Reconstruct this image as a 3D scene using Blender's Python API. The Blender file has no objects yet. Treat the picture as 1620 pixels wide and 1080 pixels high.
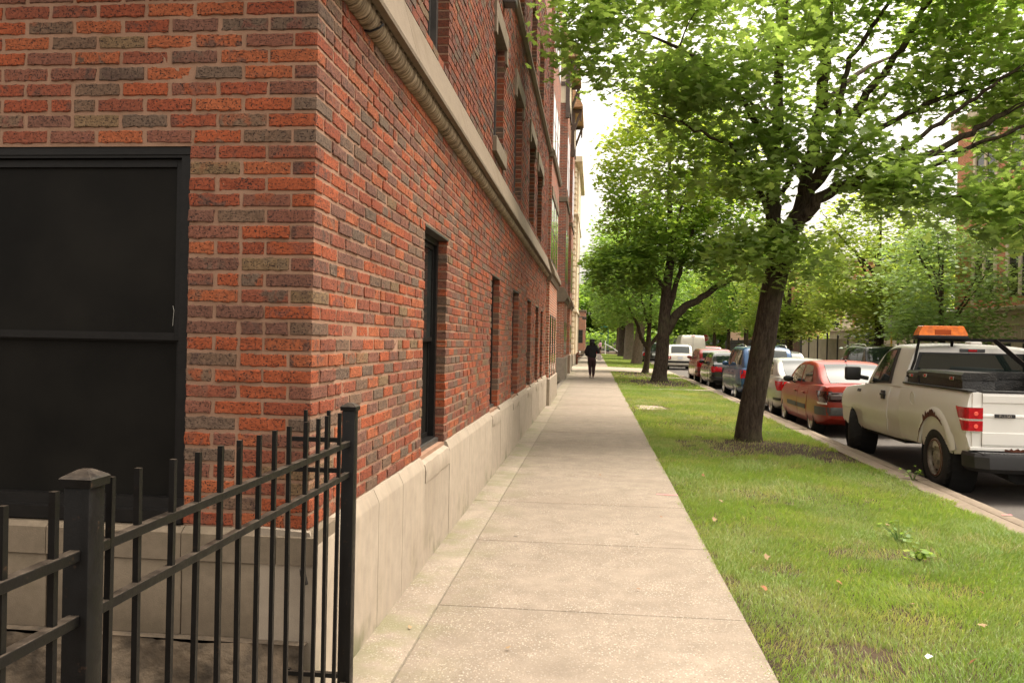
import bpy, bmesh, math, random
import numpy as np
from mathutils import Vector, Matrix
R = math.radians
random.seed(7); RNG = np.random.default_rng(11)
SC = bpy.context.scene
COL = SC.collection
PI = math.pi

# ------------------------------------------------------------------ helpers
ORG = {}
def link(o): COL.objects.link(o); return o
def tag(o, label=None, cat=None, group=None, kind=None):
    if label: o['label'] = label
    if cat: o['category'] = cat
    if group: o['group'] = group
    if kind: o['kind'] = kind
    return o
def thing(name, label, cat, loc=(0, 0, 0), rz=0.0, group=None, kind=None):
    o = link(bpy.data.objects.new(name, None)); o.empty_display_size = .2
    o.location = loc; o.rotation_euler = (0, 0, rz); ORG[o.name] = Vector(loc)
    return tag(o, label, cat, group, kind)
def copy_tree(o, parent=None):
    c = o.copy(); link(c); c.parent = parent
    for ch in [x for x in o.children]: copy_tree(ch, c)
    return c

class MB:
    def __init__(s): s.v = []; s.f = []; s.mi = []; s.smooth = []
    def add(s, vs, fs, mi=0):
        n = len(s.v); s.v.extend([tuple(v) for v in vs])
        for f in fs: s.f.append([i + n for i in f]); s.mi.append(mi)
        return s
    def box(s, x0, x1, y0, y1, z0, z1, mi=0, bev=0.0):
        if bev <= 0:
            vs = [(x, y, z) for x in (x0, x1) for y in (y0, y1) for z in (z0, z1)]
            s.add(vs, [(0,1,3,2),(4,6,7,5),(0,4,5,1),(2,3,7,6),(0,2,6,4),(1,5,7,3)], mi); return s
        b = min(bev, (x1-x0)*.45, (y1-y0)*.45, (z1-z0)*.45)
        bm = bmesh.new()
        bmesh.ops.create_cube(bm, size=1)
        for v in bm.verts: v.co = Vector(((x0+x1)/2+v.co.x*(x1-x0), (y0+y1)/2+v.co.y*(y1-y0), (z0+z1)/2+v.co.z*(z1-z0)))
        bmesh.ops.bevel(bm, geom=bm.edges[:], offset=b, segments=2, profile=.5, affect='EDGES')
        s.bm(bm, mi); return s
    def bm(s, bm, mi=0):
        bm.verts.ensure_lookup_table(); bm.verts.index_update()
        s.add([v.co[:] for v in bm.verts], [[v.index for v in f.verts] for f in bm.faces], mi); bm.free()
    def tube(s, pts, rad, n=8, mi=0, cap=True, jit=0.0, square=False):
        P = [Vector(p) for p in pts]; m = len(P)
        if not hasattr(rad, '__len__'): rad = [rad]*m
        up = Vector((0, 0, 1)); rings = []
        t0 = (P[1]-P[0]).normalized()
        if abs(t0.dot(up)) > .95: up = Vector((0, 1, 0))
        a = t0.cross(up).normalized()
        for i in range(m):
            t = (P[min(i+1, m-1)]-P[max(i-1, 0)])
            t = t.normalized() if t.length > 1e-9 else t0
            a = (a - t*a.dot(t)).normalized(); b = t.cross(a)
            ring = []
            for k in range(n):
                an = 2*PI*k/n + (PI/4 if square else 0)
                r = rad[i]*(1.4142 if square else 1)*(1+(random.random()-.5)*jit)
                ring.append(P[i]+a*math.cos(an)*r+b*math.sin(an)*r)
            rings.append(ring)
        vs = [p for r_ in rings for p in r_]; fs = []
        for i in range(m-1):
            for k in range(n):
                k2 = (k+1) % n
                fs.append((i*n+k, i*n+k2, (i+1)*n+k2, (i+1)*n+k))
        if cap: fs.append(tuple(range(n-1, -1, -1))); fs.append(tuple((m-1)*n+k for k in range(n)))
        s.add(vs, fs, mi); return s
    def loft(s, rings, mi=0, cap=True, closed=True):
        n = len(rings[0]); m = len(rings)
        vs = [p for r_ in rings for p in r_]; fs = []
        for i in range(m-1):
            for k in range(n if closed else n-1):
                k2 = (k+1) % n
                fs.append((i*n+k, i*n+k2, (i+1)*n+k2, (i+1)*n+k))
        if cap: fs.append(tuple(range(n-1, -1, -1))); fs.append(tuple((m-1)*n+k for k in range(n)))
        s.add(vs, fs, mi); return s
    def prism(s, poly, axis, a0, a1, mi=0):
        """poly of 2d points extruded along axis 'x','y' or 'z'"""
        def P(p, a):
            return (a, p[0], p[1]) if axis == 'x' else ((p[0], a, p[1]) if axis == 'y' else (p[0], p[1], a))
        return s.loft([[P(p, a0) for p in poly], [P(p, a1) for p in poly]], mi)
    def lathe(s, prof, c, axis='x', n=28, mi=0, closed=False):
        """prof: (axial, radius) list"""
        rings = []
        for k in range(n):
            an = 2*PI*k/n; ring = []
            for a, r in prof:
                u, w = r*math.cos(an), r*math.sin(an)
                ring.append((c[0]+a, c[1]+u, c[2]+w) if axis == 'x' else ((c[0]+u, c[1]+a, c[2]+w) if axis == 'y' else (c[0]+u, c[1]+w, c[2]+a)))
            rings.append(ring)
        m = len(prof); vs = [p for r_ in rings for p in r_]; fs = []
        for k in range(n):
            k2 = (k+1) % n
            for i in range(m if closed else m-1):
                i2 = (i+1) % m
                fs.append((k*m+i, k*m+i2, k2*m+i2, k2*m+i))
        s.add(vs, fs, mi); return s
    def build(s, name, mats, parent=None, smooth=None, rel=False, fix=True, off=None):
        me = bpy.data.meshes.new(name)
        org = Vector((0, 0, 0))
        if parent is not None and not rel: org = ORG.get(parent.name, org)
        if off is not None: org = Vector(off)
        vs = [(v[0]-org.x, v[1]-org.y, v[2]-org.z) for v in s.v] if org.length else s.v
        me.from_pydata(vs, [], s.f)
        if not isinstance(mats, (list, tuple)): mats = [mats]
        for m in mats: me.materials.append(m)
        if len(mats) > 1: me.polygons.foreach_set('material_index', s.mi)
        if fix:
            bm = bmesh.new(); bm.from_mesh(me); bmesh.ops.recalc_face_normals(bm, faces=bm.faces[:]); bm.to_mesh(me); bm.free()
        if smooth is not None:
            me.polygons.foreach_set('use_smooth', [True]*len(me.polygons))
            me.set_sharp_from_angle(angle=R(smooth))
        me.update()
        o = link(bpy.data.objects.new(name, me))
        if parent is not None: o.parent = parent; ORG[o.name] = org
        elif off is not None: o.location = off
        return o

def np_mesh(name, V, k, mats, parent=None, attr=None, attr_name='lv', smooth=False, mi=None, off=None):
    """V: (N,k,3): N polygons of k own corners"""
    N = V.shape[0]; me = bpy.data.meshes.new(name)
    V = V.reshape(-1, 3).astype(np.float32)
    if off is not None: V = V - np.array(off, np.float32)
    me.vertices.add(N*k); me.vertices.foreach_set('co', V.ravel())
    me.loops.add(N*k); me.loops.foreach_set('vertex_index', np.arange(N*k, dtype=np.int32))
    me.polygons.add(N)
    me.polygons.foreach_set('loop_start', np.arange(0, N*k, k, dtype=np.int32))
    me.polygons.foreach_set('loop_total', np.full(N, k, np.int32))
    if not isinstance(mats, (list, tuple)): mats = [mats]
    for m in mats: me.materials.append(m)
    if mi is not None: me.polygons.foreach_set('material_index', mi.astype(np.int32))
    if attr is not None:
        a = me.attributes.new(attr_name, 'FLOAT', 'FACE'); a.data.foreach_set('value', attr.astype(np.float32))
    me.update(calc_edges=True)
    o = link(bpy.data.objects.new(name, me))
    if parent is not None: o.parent = parent; ORG[o.name] = ORG.get(parent.name, Vector((0,0,0)))
    return o

def cut(obj, cutters):
    for c in cutters:
        m = obj.modifiers.new('cut', 'BOOLEAN'); m.object = c; m.operation = 'DIFFERENCE'; m.solver = 'EXACT'
    dg = bpy.context.evaluated_depsgraph_get(); dg.update()
    me = bpy.data.meshes.new_from_object(obj.evaluated_get(dg))
    obj.modifiers.clear(); obj.data = me
    for c in cutters:
        d = c.data; bpy.data.objects.remove(c); bpy.data.meshes.remove(d)
    me.polygons.foreach_set('use_smooth', [True]*len(me.polygons)); me.set_sharp_from_angle(angle=R(32))

# ------------------------------------------------------------------ materials
class NT:
    def __init__(s, name):
        s.m = bpy.data.materials.new(name); s.m.use_nodes = True; s.t = s.m.node_tree
        for n in list(s.t.nodes): s.t.nodes.remove(n)
        s.out = s.n('ShaderNodeOutputMaterial')
    def n(s, typ, **kw):
        n = s.t.nodes.new(typ)
        for k, v in kw.items():
            if k.startswith('_'): setattr(n, k[1:], v)
        return n
    def l(s, a, b): s.t.links.new(a, b)
    def coord(s, kind='Object'): return s.n('ShaderNodeTexCoord').outputs[kind]
    def mapping(s, v, scale=(1, 1, 1), rot=(0, 0, 0)):
        n = s.n('ShaderNodeMapping'); n.inputs['Scale'].default_value = scale; n.inputs['Rotation'].default_value = rot
        s.l(v, n.inputs['Vector']); return n.outputs[0]
    def noise(s, v, scale, detail=3, rough=.55, dist=0):
        n = s.n('ShaderNodeTexNoise'); n.inputs['Scale'].default_value = scale; n.inputs['Detail'].default_value = detail
        n.inputs['Roughness'].default_value = rough; n.inputs['Distortion'].default_value = dist
        s.l(v, n.inputs['Vector']); return n.outputs['Fac']
    def voro(s, v, scale, out='Distance', feature='F1'):
        n = s.n('ShaderNodeTexVoronoi'); n.feature = feature; n.inputs['Scale'].default_value = scale; s.l(v, n.inputs['Vector']); return n.outputs[out]
    def ramp(s, f, stops, interp='LINEAR'):
        n = s.n('ShaderNodeValToRGB'); n.color_ramp.interpolation = interp; e = n.color_ramp.elements
        while len(e) < len(stops): e.new(.5)
        for i, (p, c) in enumerate(stops):
            e[i].position = p
            e[i].color = (c, c, c, 1) if not hasattr(c, '__len__') else (*c, 1)
        s.l(f, n.inputs[0]); return n.outputs[0]
    def math(s, op, a, b=None, c=None, clamp=False):
        n = s.n('ShaderNodeMath'); n.operation = op; n.use_clamp = clamp
        for i, x in enumerate((a, b, c)):
            if x is None: continue
            if isinstance(x, (int, float)): n.inputs[i].default_value = x
            else: s.l(x, n.inputs[i])
        return n.outputs[0]
    def mix(s, f, a, b, mode='MIX'):
        n = s.n('ShaderNodeMix'); n.data_type = 'RGBA'; n.blend_type = mode
        for i, x in ((0, f), (6, a), (7, b)):
            if isinstance(x, (int, float)): n.inputs[i].default_value = x
            elif isinstance(x, tuple): n.inputs[i].default_value = (*x, 1)
            else: s.l(x, n.inputs[i])
        return n.outputs[2]
    def bump(s, h, strength=.5, dist=.01, normal=None):
        n = s.n('ShaderNodeBump'); n.inputs['Strength'].default_value = strength; n.inputs['Distance'].default_value = dist
        s.l(h, n.inputs['Height'])
        if normal is not None: s.l(normal, n.inputs['Normal'])
        return n.outputs[0]
    def attr(s, name):
        n = s.n('ShaderNodeAttribute'); n.attribute_name = name; return n.outputs['Fac']
    def pbr(s, col, rough=.6, metal=0., normal=None, **kw):
        p = s.n('ShaderNodeBsdfPrincipled')
        for k, x in (('Base Color', col), ('Roughness', rough), ('Metallic', metal)):
            if isinstance(x, (int, float)): p.inputs[k].default_value = x
            elif isinstance(x, tuple): p.inputs[k].default_value = (*x, 1)
            else: s.l(x, p.inputs[k])
        if normal is not None: s.l(normal, p.inputs['Normal'])
        for k, x in kw.items():
            k = k.replace('_', ' ')
            if isinstance(x, tuple): p.inputs[k].default_value = (*x, 1)
            else: p.inputs[k].default_value = x
        s.l(p.outputs[0], s.out.inputs[0]); return s.m

def mat_plain(name, c, rough=.55, metal=0., var=.15, vs=6., bump=0., bs=60., **kw):
    t = NT(name); v = t.coord()
    n = t.noise(v, vs, 4)
    lo = tuple(max(0, x*(1-var)) for x in c); hi = tuple(min(1, x*(1+var)) for x in c)
    col = t.ramp(n, [(.3, lo), (.7, hi)])
    nm = t.bump(t.noise(v, bs, 4), bump, .01) if bump else None
    return t.pbr(col, rough, metal, nm, **kw)

BRICK_STOPS = [(0, (.285, .070, .028)), (.16, (.23, .058, .028)), (.31, (.295, .086, .036)), (.44, (.205, .062, .035)),
               (.57, (.178, .071, .046)), (.68, (.148, .069, .048)), (.79, (.142, .087, .057)), (.88, (.128, .085, .060)), (.96, (.17, .108, .058))]
def mat_brick_real(name='brick_clay', dark=1.0):
    t = NT(name); v = t.coord(); a = t.attr('lv')
    st = [(p, tuple(x*dark for x in c)) for p, c in BRICK_STOPS]
    base = t.ramp(a, st, 'CONSTANT')
    a2 = t.math('FRACT', t.math('MULTIPLY', a, 37.31))
    alt = t.ramp(a2, [(0, (.09*dark, .053*dark, .041*dark)), (.35, (.25*dark, .067*dark, .028*dark)), (.6, (.106*dark, .076*dark, .055*dark)), (.8, (.16*dark, .063*dark, .046*dark))], 'CONSTANT')
    off = t.n('ShaderNodeVectorMath'); off.operation = 'ADD'; cmb = t.n('ShaderNodeCombineXYZ')
    k = t.math('MULTIPLY', a, 91.7); t.l(k, cmb.inputs[0]); t.l(k, cmb.inputs[2]); t.l(v, off.inputs[0]); t.l(cmb.outputs[0], off.inputs[1])
    vv = off.outputs[0]
    blot = t.ramp(t.noise(vv, 14, 3, .6, .4), [(.50, 0.), (.62, 1.)])
    thr = t.math('MULTIPLY', blot, t.ramp(t.math('FRACT', t.math('MULTIPLY', a, 11.7)), [(.25, 0.), (.75, .85)]))
    c1 = t.mix(thr, base, alt)
    fine = t.noise(vv, 70, 4, .65)
    c2 = t.mix(.8, c1, t.ramp(fine, [(.28, .45), (.5, .95), (.72, 1.3)]), 'MULTIPLY')
    c2 = t.mix(1., c2, t.ramp(t.noise(v, 1.1, 5, .65), [(.32, .78), (.62, 1.1)]), 'MULTIPLY')
    pits = t.ramp(t.noise(v, 135, 2, .5), [(.34, 0.), (.42, 1.)])
    streak = t.ramp(t.noise(t.mapping(vv, (1, 1, 4)), 42, 3, .65, .6), [(.33, .0), (.40, 1.)])
    pp = t.math('MULTIPLY', pits, streak)
    c3 = t.mix(t.math('SUBTRACT', 1., pp, clamp=True), c2, (.03, .018, .015))
    h = t.math('ADD', t.math('MULTIPLY', fine, .6), t.math('MULTIPLY', pp, .8))
    return t.pbr(c3, .9, 0, t.bump(h, .8, .004), Specular_IOR_Level=.25)
def mat_mortar(name='mortar'):
    t = NT(name); v = t.coord()
    c = t.ramp(t.noise(v, 5, 5, .6), [(.3, (.235, .137, .09)), (.7, (.31, .19, .13))])
    g = t.noise(v, 160, 3, .7)
    c = t.mix(.5, c, t.ramp(g, [(.3, .7), (.7, 1.1)]), 'MULTIPLY')
    return t.pbr(c, .95, 0, t.bump(g, .5, .004), Specular_IOR_Level=.15)
def mat_brick_tex(name, c1, c2, mortar, w=.216, h=.067, ms=.012, var=.5):
    t = NT(name); v = t.coord(); s = t.n('ShaderNodeSeparateXYZ'); t.l(v, s.inputs[0])
    cb = t.n('ShaderNodeCombineXYZ'); t.l(t.math('ADD', s.outputs[0], s.outputs[1]), cb.inputs[0]); t.l(s.outputs[2], cb.inputs[1])
    b = t.n('ShaderNodeTexBrick'); t.l(cb.outputs[0], b.inputs['Vector'])
    b.inputs['Color1'].default_value = (*c1, 1); b.inputs['Color2'].default_value = (*c2, 1); b.inputs['Mortar'].default_value = (*mortar, 1)
    b.inputs['Scale'].default_value = 1; b.inputs['Mortar Size'].default_value = ms; b.inputs['Brick Width'].default_value = w; b.inputs['Row Height'].default_value = h
    b.inputs['Mortar Smooth'].default_value = .2; b.inputs['Bias'].default_value = 0
    c = t.mix(var, b.outputs[0], t.ramp(t.noise(v, 4, 5, .7), [(.3, .6), (.7, 1.2)]), 'MULTIPLY')
    return t.pbr(c, .9, 0, t.bump(b.outputs[1], .5, -.006), Specular_IOR_Level=.2)
def mat_stone(name, c, stain=(.3, .25, .17), moss=False, sc=1.):
    t = NT(name); v = t.coord()
    n1 = t.noise(v, 1.3*sc, 6, .62); n2 = t.noise(v, 9*sc, 5, .6); n3 = t.noise(v, 220, 3, .6)
    col = t.ramp(n2, [(.25, tuple(x*.82 for x in c)), (.75, tuple(x*1.1 for x in c))])
    col = t.mix(t.ramp(n1, [(.52, 0.), (.72, .5)]), col, stain)
    col = t.mix(.35, col, t.ramp(n3, [(.3, .7), (.7, 1.15)]), 'MULTIPLY')
    if moss:
        s = t.n('ShaderNodeSeparateXYZ'); t.l(v, s.inputs[0])
        low = t.ramp(s.outputs[2], [(0.0, 1.), (.28, 0.)])
        mk = t.math('MULTIPLY', low, t.ramp(t.noise(v, 2.6, 4, .6), [(.52, 0.), (.66, .85)]))
        col = t.mix(mk, col, (.11, .11, .055))
        st = t.ramp(t.noise(t.mapping(v, (1, 6, .5)), 3, 4), [(.5, 0.), (.75, .35)])
        col = t.mix(st, col, (.36, .29, .21))
    h = t.math('ADD', t.math('MULTIPLY', n2, .5), n3)
    return t.pbr(col, .88, 0, t.bump(h, .35, .004), Specular_IOR_Level=.25)
def mat_walk(name='sidewalk_aggregate'):
    t = NT(name); v = t.coord(); s = t.n('ShaderNodeSeparateXYZ'); t.l(v, s.inputs[0])
    big = t.noise(v, .7, 6, .62); med = t.noise(v, 5, 5, .6)
    base = t.ramp(med, [(.25, (.178, .145, .112)), (.75, (.278, .230, .180))])
    base = t.mix(t.ramp(big, [(.35, .4), (.6, 0.)]), base, (.15, .12, .09))
    peb = t.voro(t.mapping(v, (1, .75, 1)), 82); rnd = t.voro(t.mapping(v, (1, .75, 1)), 82, 'Color')
    sep = t.n('ShaderNodeSeparateColor'); t.l(rnd, sep.inputs[0])
    pick = t.math('MULTIPLY', t.ramp(sep.outputs[0], [(.30, 0.), (.34, 1.)], 'LINEAR'), t.ramp(peb, [(.34, 1.), (.46, 0.)]))
    pick = t.math('MULTIPLY', pick, t.ramp(t.noise(v, 2.2, 4, .6), [(.36, .25), (.58, 1.)]))
    pc = t.ramp(sep.outputs[1], [(0, (.37, .325, .26)), (.3, (.31, .25, .185)), (.6, (.165, .128, .092)), (.8, (.35, .32, .27))], 'CONSTANT')
    col = t.mix(t.math('MULTIPLY', pick, .85), base, pc)
    fine = t.noise(v, 260, 2, .6)
    col = t.mix(.45, col, t.ramp(fine, [(.3, .6), (.7, 1.2)]), 'MULTIPLY')
    wall = t.ramp(s.outputs[0], [(0, 1.), (.4, 0.)])   # overwritten position below
    mp = t.n('ShaderNodeMapRange'); mp.inputs['From Min'].default_value = -1.15; mp.inputs['From Max'].default_value = -.55
    mp.inputs['To Min'].default_value = 1; mp.inputs['To Max'].default_value = 0; t.l(s.outputs[0], mp.inputs[0])
    mk = t.math('MULTIPLY', mp.outputs[0], t.ramp(t.noise(v, 2.6, 5, .68), [(.44, 0.), (.62, .85)]))
    col = t.mix(mk, col, (.15, .145, .075))
    gv = t.voro(v, 2.3); gc = t.n('ShaderNodeSeparateColor'); t.l(t.voro(v, 2.3, 'Color'), gc.inputs[0])
    gum = t.math('MULTIPLY', t.ramp(gv, [(.035, .75), (.055, 0.)]), t.ramp(gc.outputs[0], [(.55, 0.), (.57, 1.)]))
    col = t.mix(gum, col, (.07, .06, .05))
    st = t.ramp(t.noise(t.mapping(v, (1, .25, 1)), 4.5, 5, .7), [(.58, 0.), (.74, .5)])
    col = t.mix(st, col, (.19, .155, .12))
    h = t.math('ADD', t.math('MULTIPLY', pick, .5), fine)
    return t.pbr(col, .85, 0, t.bump(h, .4, .004), Specular_IOR_Level=.3)
def mat_leaf(name, dark, mid, light, trans=.42, gloss=.08):
    t = NT(name); a = t.attr('lv')
    c = t.ramp(a, [(0, dark), (.5, mid), (1, light)])
    v = t.coord(); c = t.mix(.4, c, t.ramp(t.noise(v, 25, 2), [(.3, .75), (.7, 1.2)]), 'MULTIPLY')
    d = t.n('ShaderNodeBsdfDiffuse'); t.l(c, d.inputs[0])
    tr = t.n('ShaderNodeBsdfTranslucent')
    t.l(t.mix(1., c, (1.34, 1.34, .72), 'MULTIPLY'), tr.inputs[0])
    m1 = t.n('ShaderNodeMixShader'); m1.inputs[0].default_value = trans; t.l(d.outputs[0], m1.inputs[1]); t.l(tr.outputs[0], m1.inputs[2])
    g = t.n('ShaderNodeBsdfGlossy'); g.inputs['Roughness'].default_value = .55; g.inputs[0].default_value = (.9, .95, .9, 1)
    m2 = t.n('ShaderNodeMixShader'); m2.inputs[0].default_value = gloss; t.l(m1.outputs[0], m2.inputs[1]); t.l(g.outputs[0], m2.inputs[2])
    t.l(m2.outputs[0], t.out.inputs[0]); return t.m
def mat_bark(name, c1, c2):
    t = NT(name); v = t.coord(); w = t.mapping(v, (1, 1, .22))
    n = t.noise(w, 26, 6, .7, .5); n2 = t.noise(v, 2.2, 4)
    c = t.ramp(n, [(.32, c1), (.68, c2)])
    c = t.mix(t.ramp(n2, [(.5, 0.), (.75, .45)]), c, (.11, .115, .06))
    return t.pbr(c, .95, 0, t.bump(n, 1., .03), Specular_IOR_Level=.15)
def mat_paint(name, c, rough=.32, metal=0., dirt=.25, dirtc=(.2, .17, .13), coat=.55):
    t = NT(name); v = t.coord(); s = t.n('ShaderNodeSeparateXYZ'); t.l(v, s.inputs[0])
    n = t.noise(v, 3.5, 6, .65)
    low = t.ramp(s.outputs[2], [(.25, 1.), (.75, .25)])
    f = t.math('MULTIPLY', t.math('MULTIPLY', t.ramp(n, [(.4, 0.), (.75, 1.)]), low), dirt*2)
    col = t.mix(f, c, dirtc)
    return t.pbr(col, rough, metal, None, Coat_Weight=coat, Coat_Roughness=.06)
def mat_asphalt(name='asphalt'):
    t = NT(name); v = t.coord(); n = t.noise(v, 1.1, 6, .6); f = t.noise(v, 170, 3, .7)
    c = t.ramp(n, [(.3, (.07, .061, .055)), (.7, (.115, .102, .09))])
    c = t.mix(.6, c, t.ramp(f, [(.3, .5), (.7, 1.4)]), 'MULTIPLY')
    return t.pbr(c, .9, 0, t.bump(f, .5, .006))
def mat_soil(name='soil'):
    t = NT(name); v = t.coord(); n = t.noise(v, 1.6, 6, .65); f = t.noise(v, 55, 5, .7)
    c = t.ramp(n, [(.3, (.042, .029, .019)), (.55, (.075, .053, .034)), (.75, (.16, .118, .072))])
    c = t.mix(.7, c, t.ramp(f, [(.3, .45), (.7, 1.35)]), 'MULTIPLY')
    return t.pbr(c, .95, 0, t.bump(f, .8, .02), Specular_IOR_Level=.15)

M = {}
M['brick'] = mat_brick_real(); M['brick_up'] = mat_brick_real('brick_clay_upper', .8); M['mortar'] = mat_mortar()
M['limestone'] = mat_stone('limestone', (.295, .245, .19), (.21, .168, .125), moss=True)
M['sillstone'] = mat_stone('limestone_grey', (.165, .130, .092), (.085, .07, .042), sc=2.2)
M['belt'] = mat_stone('limestone_belt', (.165, .128, .09), (.095, .066, .039), sc=1.9)
t = NT('rope_stone'); v = t.coord(); n = t.noise(t.mapping(v, (3, 38, 3)), 1.6, 4, .7, .6); n2 = t.noise(v, 3.2, 4)
c = t.mix(t.ramp(n2, [(.40, 0.), (.6, .8)]), t.ramp(n, [(.34, (.05, .036, .022)), (.5, (.20, .15, .095)), (.66, (.42, .34, .24))]), t.ramp(n, [(.36, (.10, .07, .042)), (.7, (.38, .30, .20))]))
M['rope'] = t.pbr(c, .9, 0, t.bump(n, .6, .01), Specular_IOR_Level=.2)
M['rubble'] = mat_plain('rough_footing', (.085, .062, .040), .95, 0, .5, 11, .55, 60)
M['blackframe'] = mat_plain('dark_bronze_metal', (.0045, .0038, .0034), .5, 0, .4, 20, .08, 90, Specular_IOR_Level=.25)
M['greyframe'] = mat_plain('bronze_frame_grey', (.06, .055, .05), .45, .3, .25, 12)
M['darkscreen'] = mat_plain('dark_window_screen', (.0062, .0055, .0043), .6, 0, .5, 2.2, .05, 200, Specular_IOR_Level=.12)
M['glass'] = mat_plain('window_glass', (.018, .02, .019), .06, 0, .3, 2)
M['iron'] = None
M['walk'] = mat_walk()
M['curb'] = mat_stone('kerb_concrete', (.225, .18, .135), (.13, .10, .073), sc=2)
M['pathc'] = mat_stone('path_concrete', (.32, .27, .205), (.2, .16, .115), sc=1)
M['asphalt'] = mat_asphalt(); M['soil'] = mat_soil()
M['rubber'] = mat_plain('tyre_rubber', (.016, .015, .014), .85, 0, .35, 14, .2, 120)
M['blackplastic'] = mat_plain('black_plastic', (.014, .014, .015), .5, 0, .2, 10, .06, 200)
M['greyplastic'] = mat_plain('grey_plastic', (.07, .07, .072), .6, 0, .2, 10)
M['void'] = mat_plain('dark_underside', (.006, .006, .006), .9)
M['carglass'] = mat_plain('car_glass', (.016, .024, .021), .03, 0, .3, 2, Specular_IOR_Level=.9)
M['steelrim'] = mat_plain('wheel_steel', (.30, .27, .23), .45, .6, .35, 18)
M['alloy'] = mat_plain('wheel_alloy', (.62, .60, .56), .3, .8, .12, 8)
M['rust'] = mat_plain('rust', (.10, .030, .014), .9, 0, .55, 22, .4, 70)
M['chrome'] = mat_plain('chrome_trim', (.7, .68, .64), .16, 1., .1)
M['redlens'] = mat_plain('red_lens', (.42, .003, .008), .2, 0, .3, 20, Specular_IOR_Level=.4)
M['darklens'] = mat_plain('smoked_lens', (.035, .008, .008), .08, 0, .3, 8, Coat_Weight=1.)
M['clearlens'] = mat_plain('clear_lens', (.75, .72, .68), .15, 0, .1)
M['amber'] = mat_plain('amber_lens', (.85, .17, .002), .22, 0, .35, 14, .5, 34, Specular_IOR_Level=.5)
M['plate'] = mat_plain('number_plate', (.62, .66, .72), .5, 0, .15, 30)
M['white'] = mat_paint('white_paint', (.74, .71, .65), dirt=.25)
M['skin'] = mat_plain('skin_brown', (.17, .09, .06), .55)
M['bark'] = mat_bark('maple_bark', (.018, .013, .0095), (.105, .08, .058))
M['bark2'] = mat_bark('pale_bark', (.10, .08, .058), (.26, .21, .155))
t_ = NT('black_iron'); v_ = t_.coord(); g_ = t_.n('ShaderNodeNewGeometry'); s_ = t_.n('ShaderNodeSeparateXYZ'); t_.l(g_.outputs['Normal'], s_.inputs[0])
n_ = t_.noise(v_, 18, 5, .7)
dust_ = t_.math('MULTIPLY', t_.ramp(s_.outputs[2], [(.3, .0), (.8, 1.)]), t_.ramp(n_, [(.35, .15), (.65, .9)]))
c_ = t_.mix(dust_, (.0045, .004, .0038), (.07, .054, .04)); c_ = t_.mix(t_.ramp(t_.noise(v_, 45, 5, .75), [(.62, 0.), (.75, .7)]), c_, (.055, .03, .018))
M['iron'] = t_.pbr(c_, t_.ramp(n_, [(.3, .30), (.7, .6)]), .1, t_.bump(t_.noise(v_, 140, 4, .7), .12, .004), Specular_IOR_Level=.22)
M['leafA'] = mat_leaf('maple_leaves', (.205, .305, .105), (.295, .41, .14), (.42, .51, .18), .67, .03)
M['leafB'] = mat_leaf('maple_leaves_yellow_green', (.14, .24, .06), (.27, .40, .08), (.50, .55, .12), .62, .03)
M['leafC'] = mat_leaf('dark_street_leaves', (.13, .22, .06), (.22, .35, .085), (.33, .46, .11), .62, .03)
M['leafD'] = mat_leaf('blue_green_leaves', (.15, .24, .105), (.27, .38, .15), (.40, .51, .2), .55, .04)
M['leafE'] = mat_leaf('olive_yellow_leaves', (.19, .27, .07), (.34, .43, .11), (.52, .53, .15), .6, .04)
M['needle'] = mat_leaf('spruce_needles', (.04, .08, .038), (.075, .13, .055), (.12, .19, .08), .25)
M['grass'] = mat_leaf('grass_blades', (.12, .195, .036), (.21, .315, .06), (.41, .38, .18), .52, .03)
SUN_E, SKY_E, EXPO = 0.6, .15, 1.72
# ------------------------------------------------------------------ setting: ground, walk, kerb, street, lawn
def xc(y): return 4.15 + .013*(y-8)                 # street edge of the kerb
ROAD = -.22; KT = -.08; WR = .875
def gz(x, y):
    t = np.clip((np.asarray(x, float)-WR)/(xc(np.asarray(y, float))-.32-WR), 0, 1)
    return -.012 - (.078)*t
def struct(mb, name, m, **k):
    o = mb.build(name, m, **k); o['kind'] = 'structure'; return o
mb = MB(); mb.add([(-400, -400, -.34), (400, -400, -.34), (400, 900, -.34), (-400, 900, -.34)], [(0, 1, 2, 3)]); struct(mb, 'ground', M['soil'])
mb = MB(); ys = [-60, 0, 8, 20, 40, 45, 52, 80, 200, 420]
vs = []; fs = []
for i, y in enumerate(ys):
    x0 = xc(y)-.02
    for x, z in ((x0, ROAD), (x0+2.2, ROAD+.03), (x0+4.4, ROAD+.05), (x0+6.6, ROAD+.04), (x0+8.8, ROAD+.01)): vs.append((x, y, z))
for i in range(len(ys)-1):
    for k in range(4): fs.append((i*5+k, i*5+k+1, i*5+6+k, i*5+5+k))
mb.add(vs, fs); struct(mb, 'street', M['asphalt'])
# sidewalk slabs with real open joints over a dark bed
mb = MB(); mb.box(-1.3, WR-.01, -8, 260, -.3, -.009); struct(mb, 'sidewalk_bed', mat_plain('joint_dirt', (.13, .108, .08), .95, 0, .4, 9))
mb = MB(); rnd = random.Random(3); y = 4.715-1.55*8; g = .0045
ALLEY = (45.2, 52.2)
while y < 230:
    y2 = y+1.55+rnd.uniform(-.03, .04)
    if not (y2 > ALLEY[0]+.3 and y < ALLEY[1]-.3):
        for x0, x1 in ((-1.16, -.878), (-.870, WR)):
            dz = rnd.uniform(-.003, .003); t = rnd.uniform(-.004, .004)
            if y < 30:
                mb.box(x0, x1, y+g, y2, -.1, dz, bev=.006)
            else: mb.box(x0, x1, y+g, y2, -.1, dz)
    y = y2
struct(mb, 'sidewalk', M['walk'], smooth=30)
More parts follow.
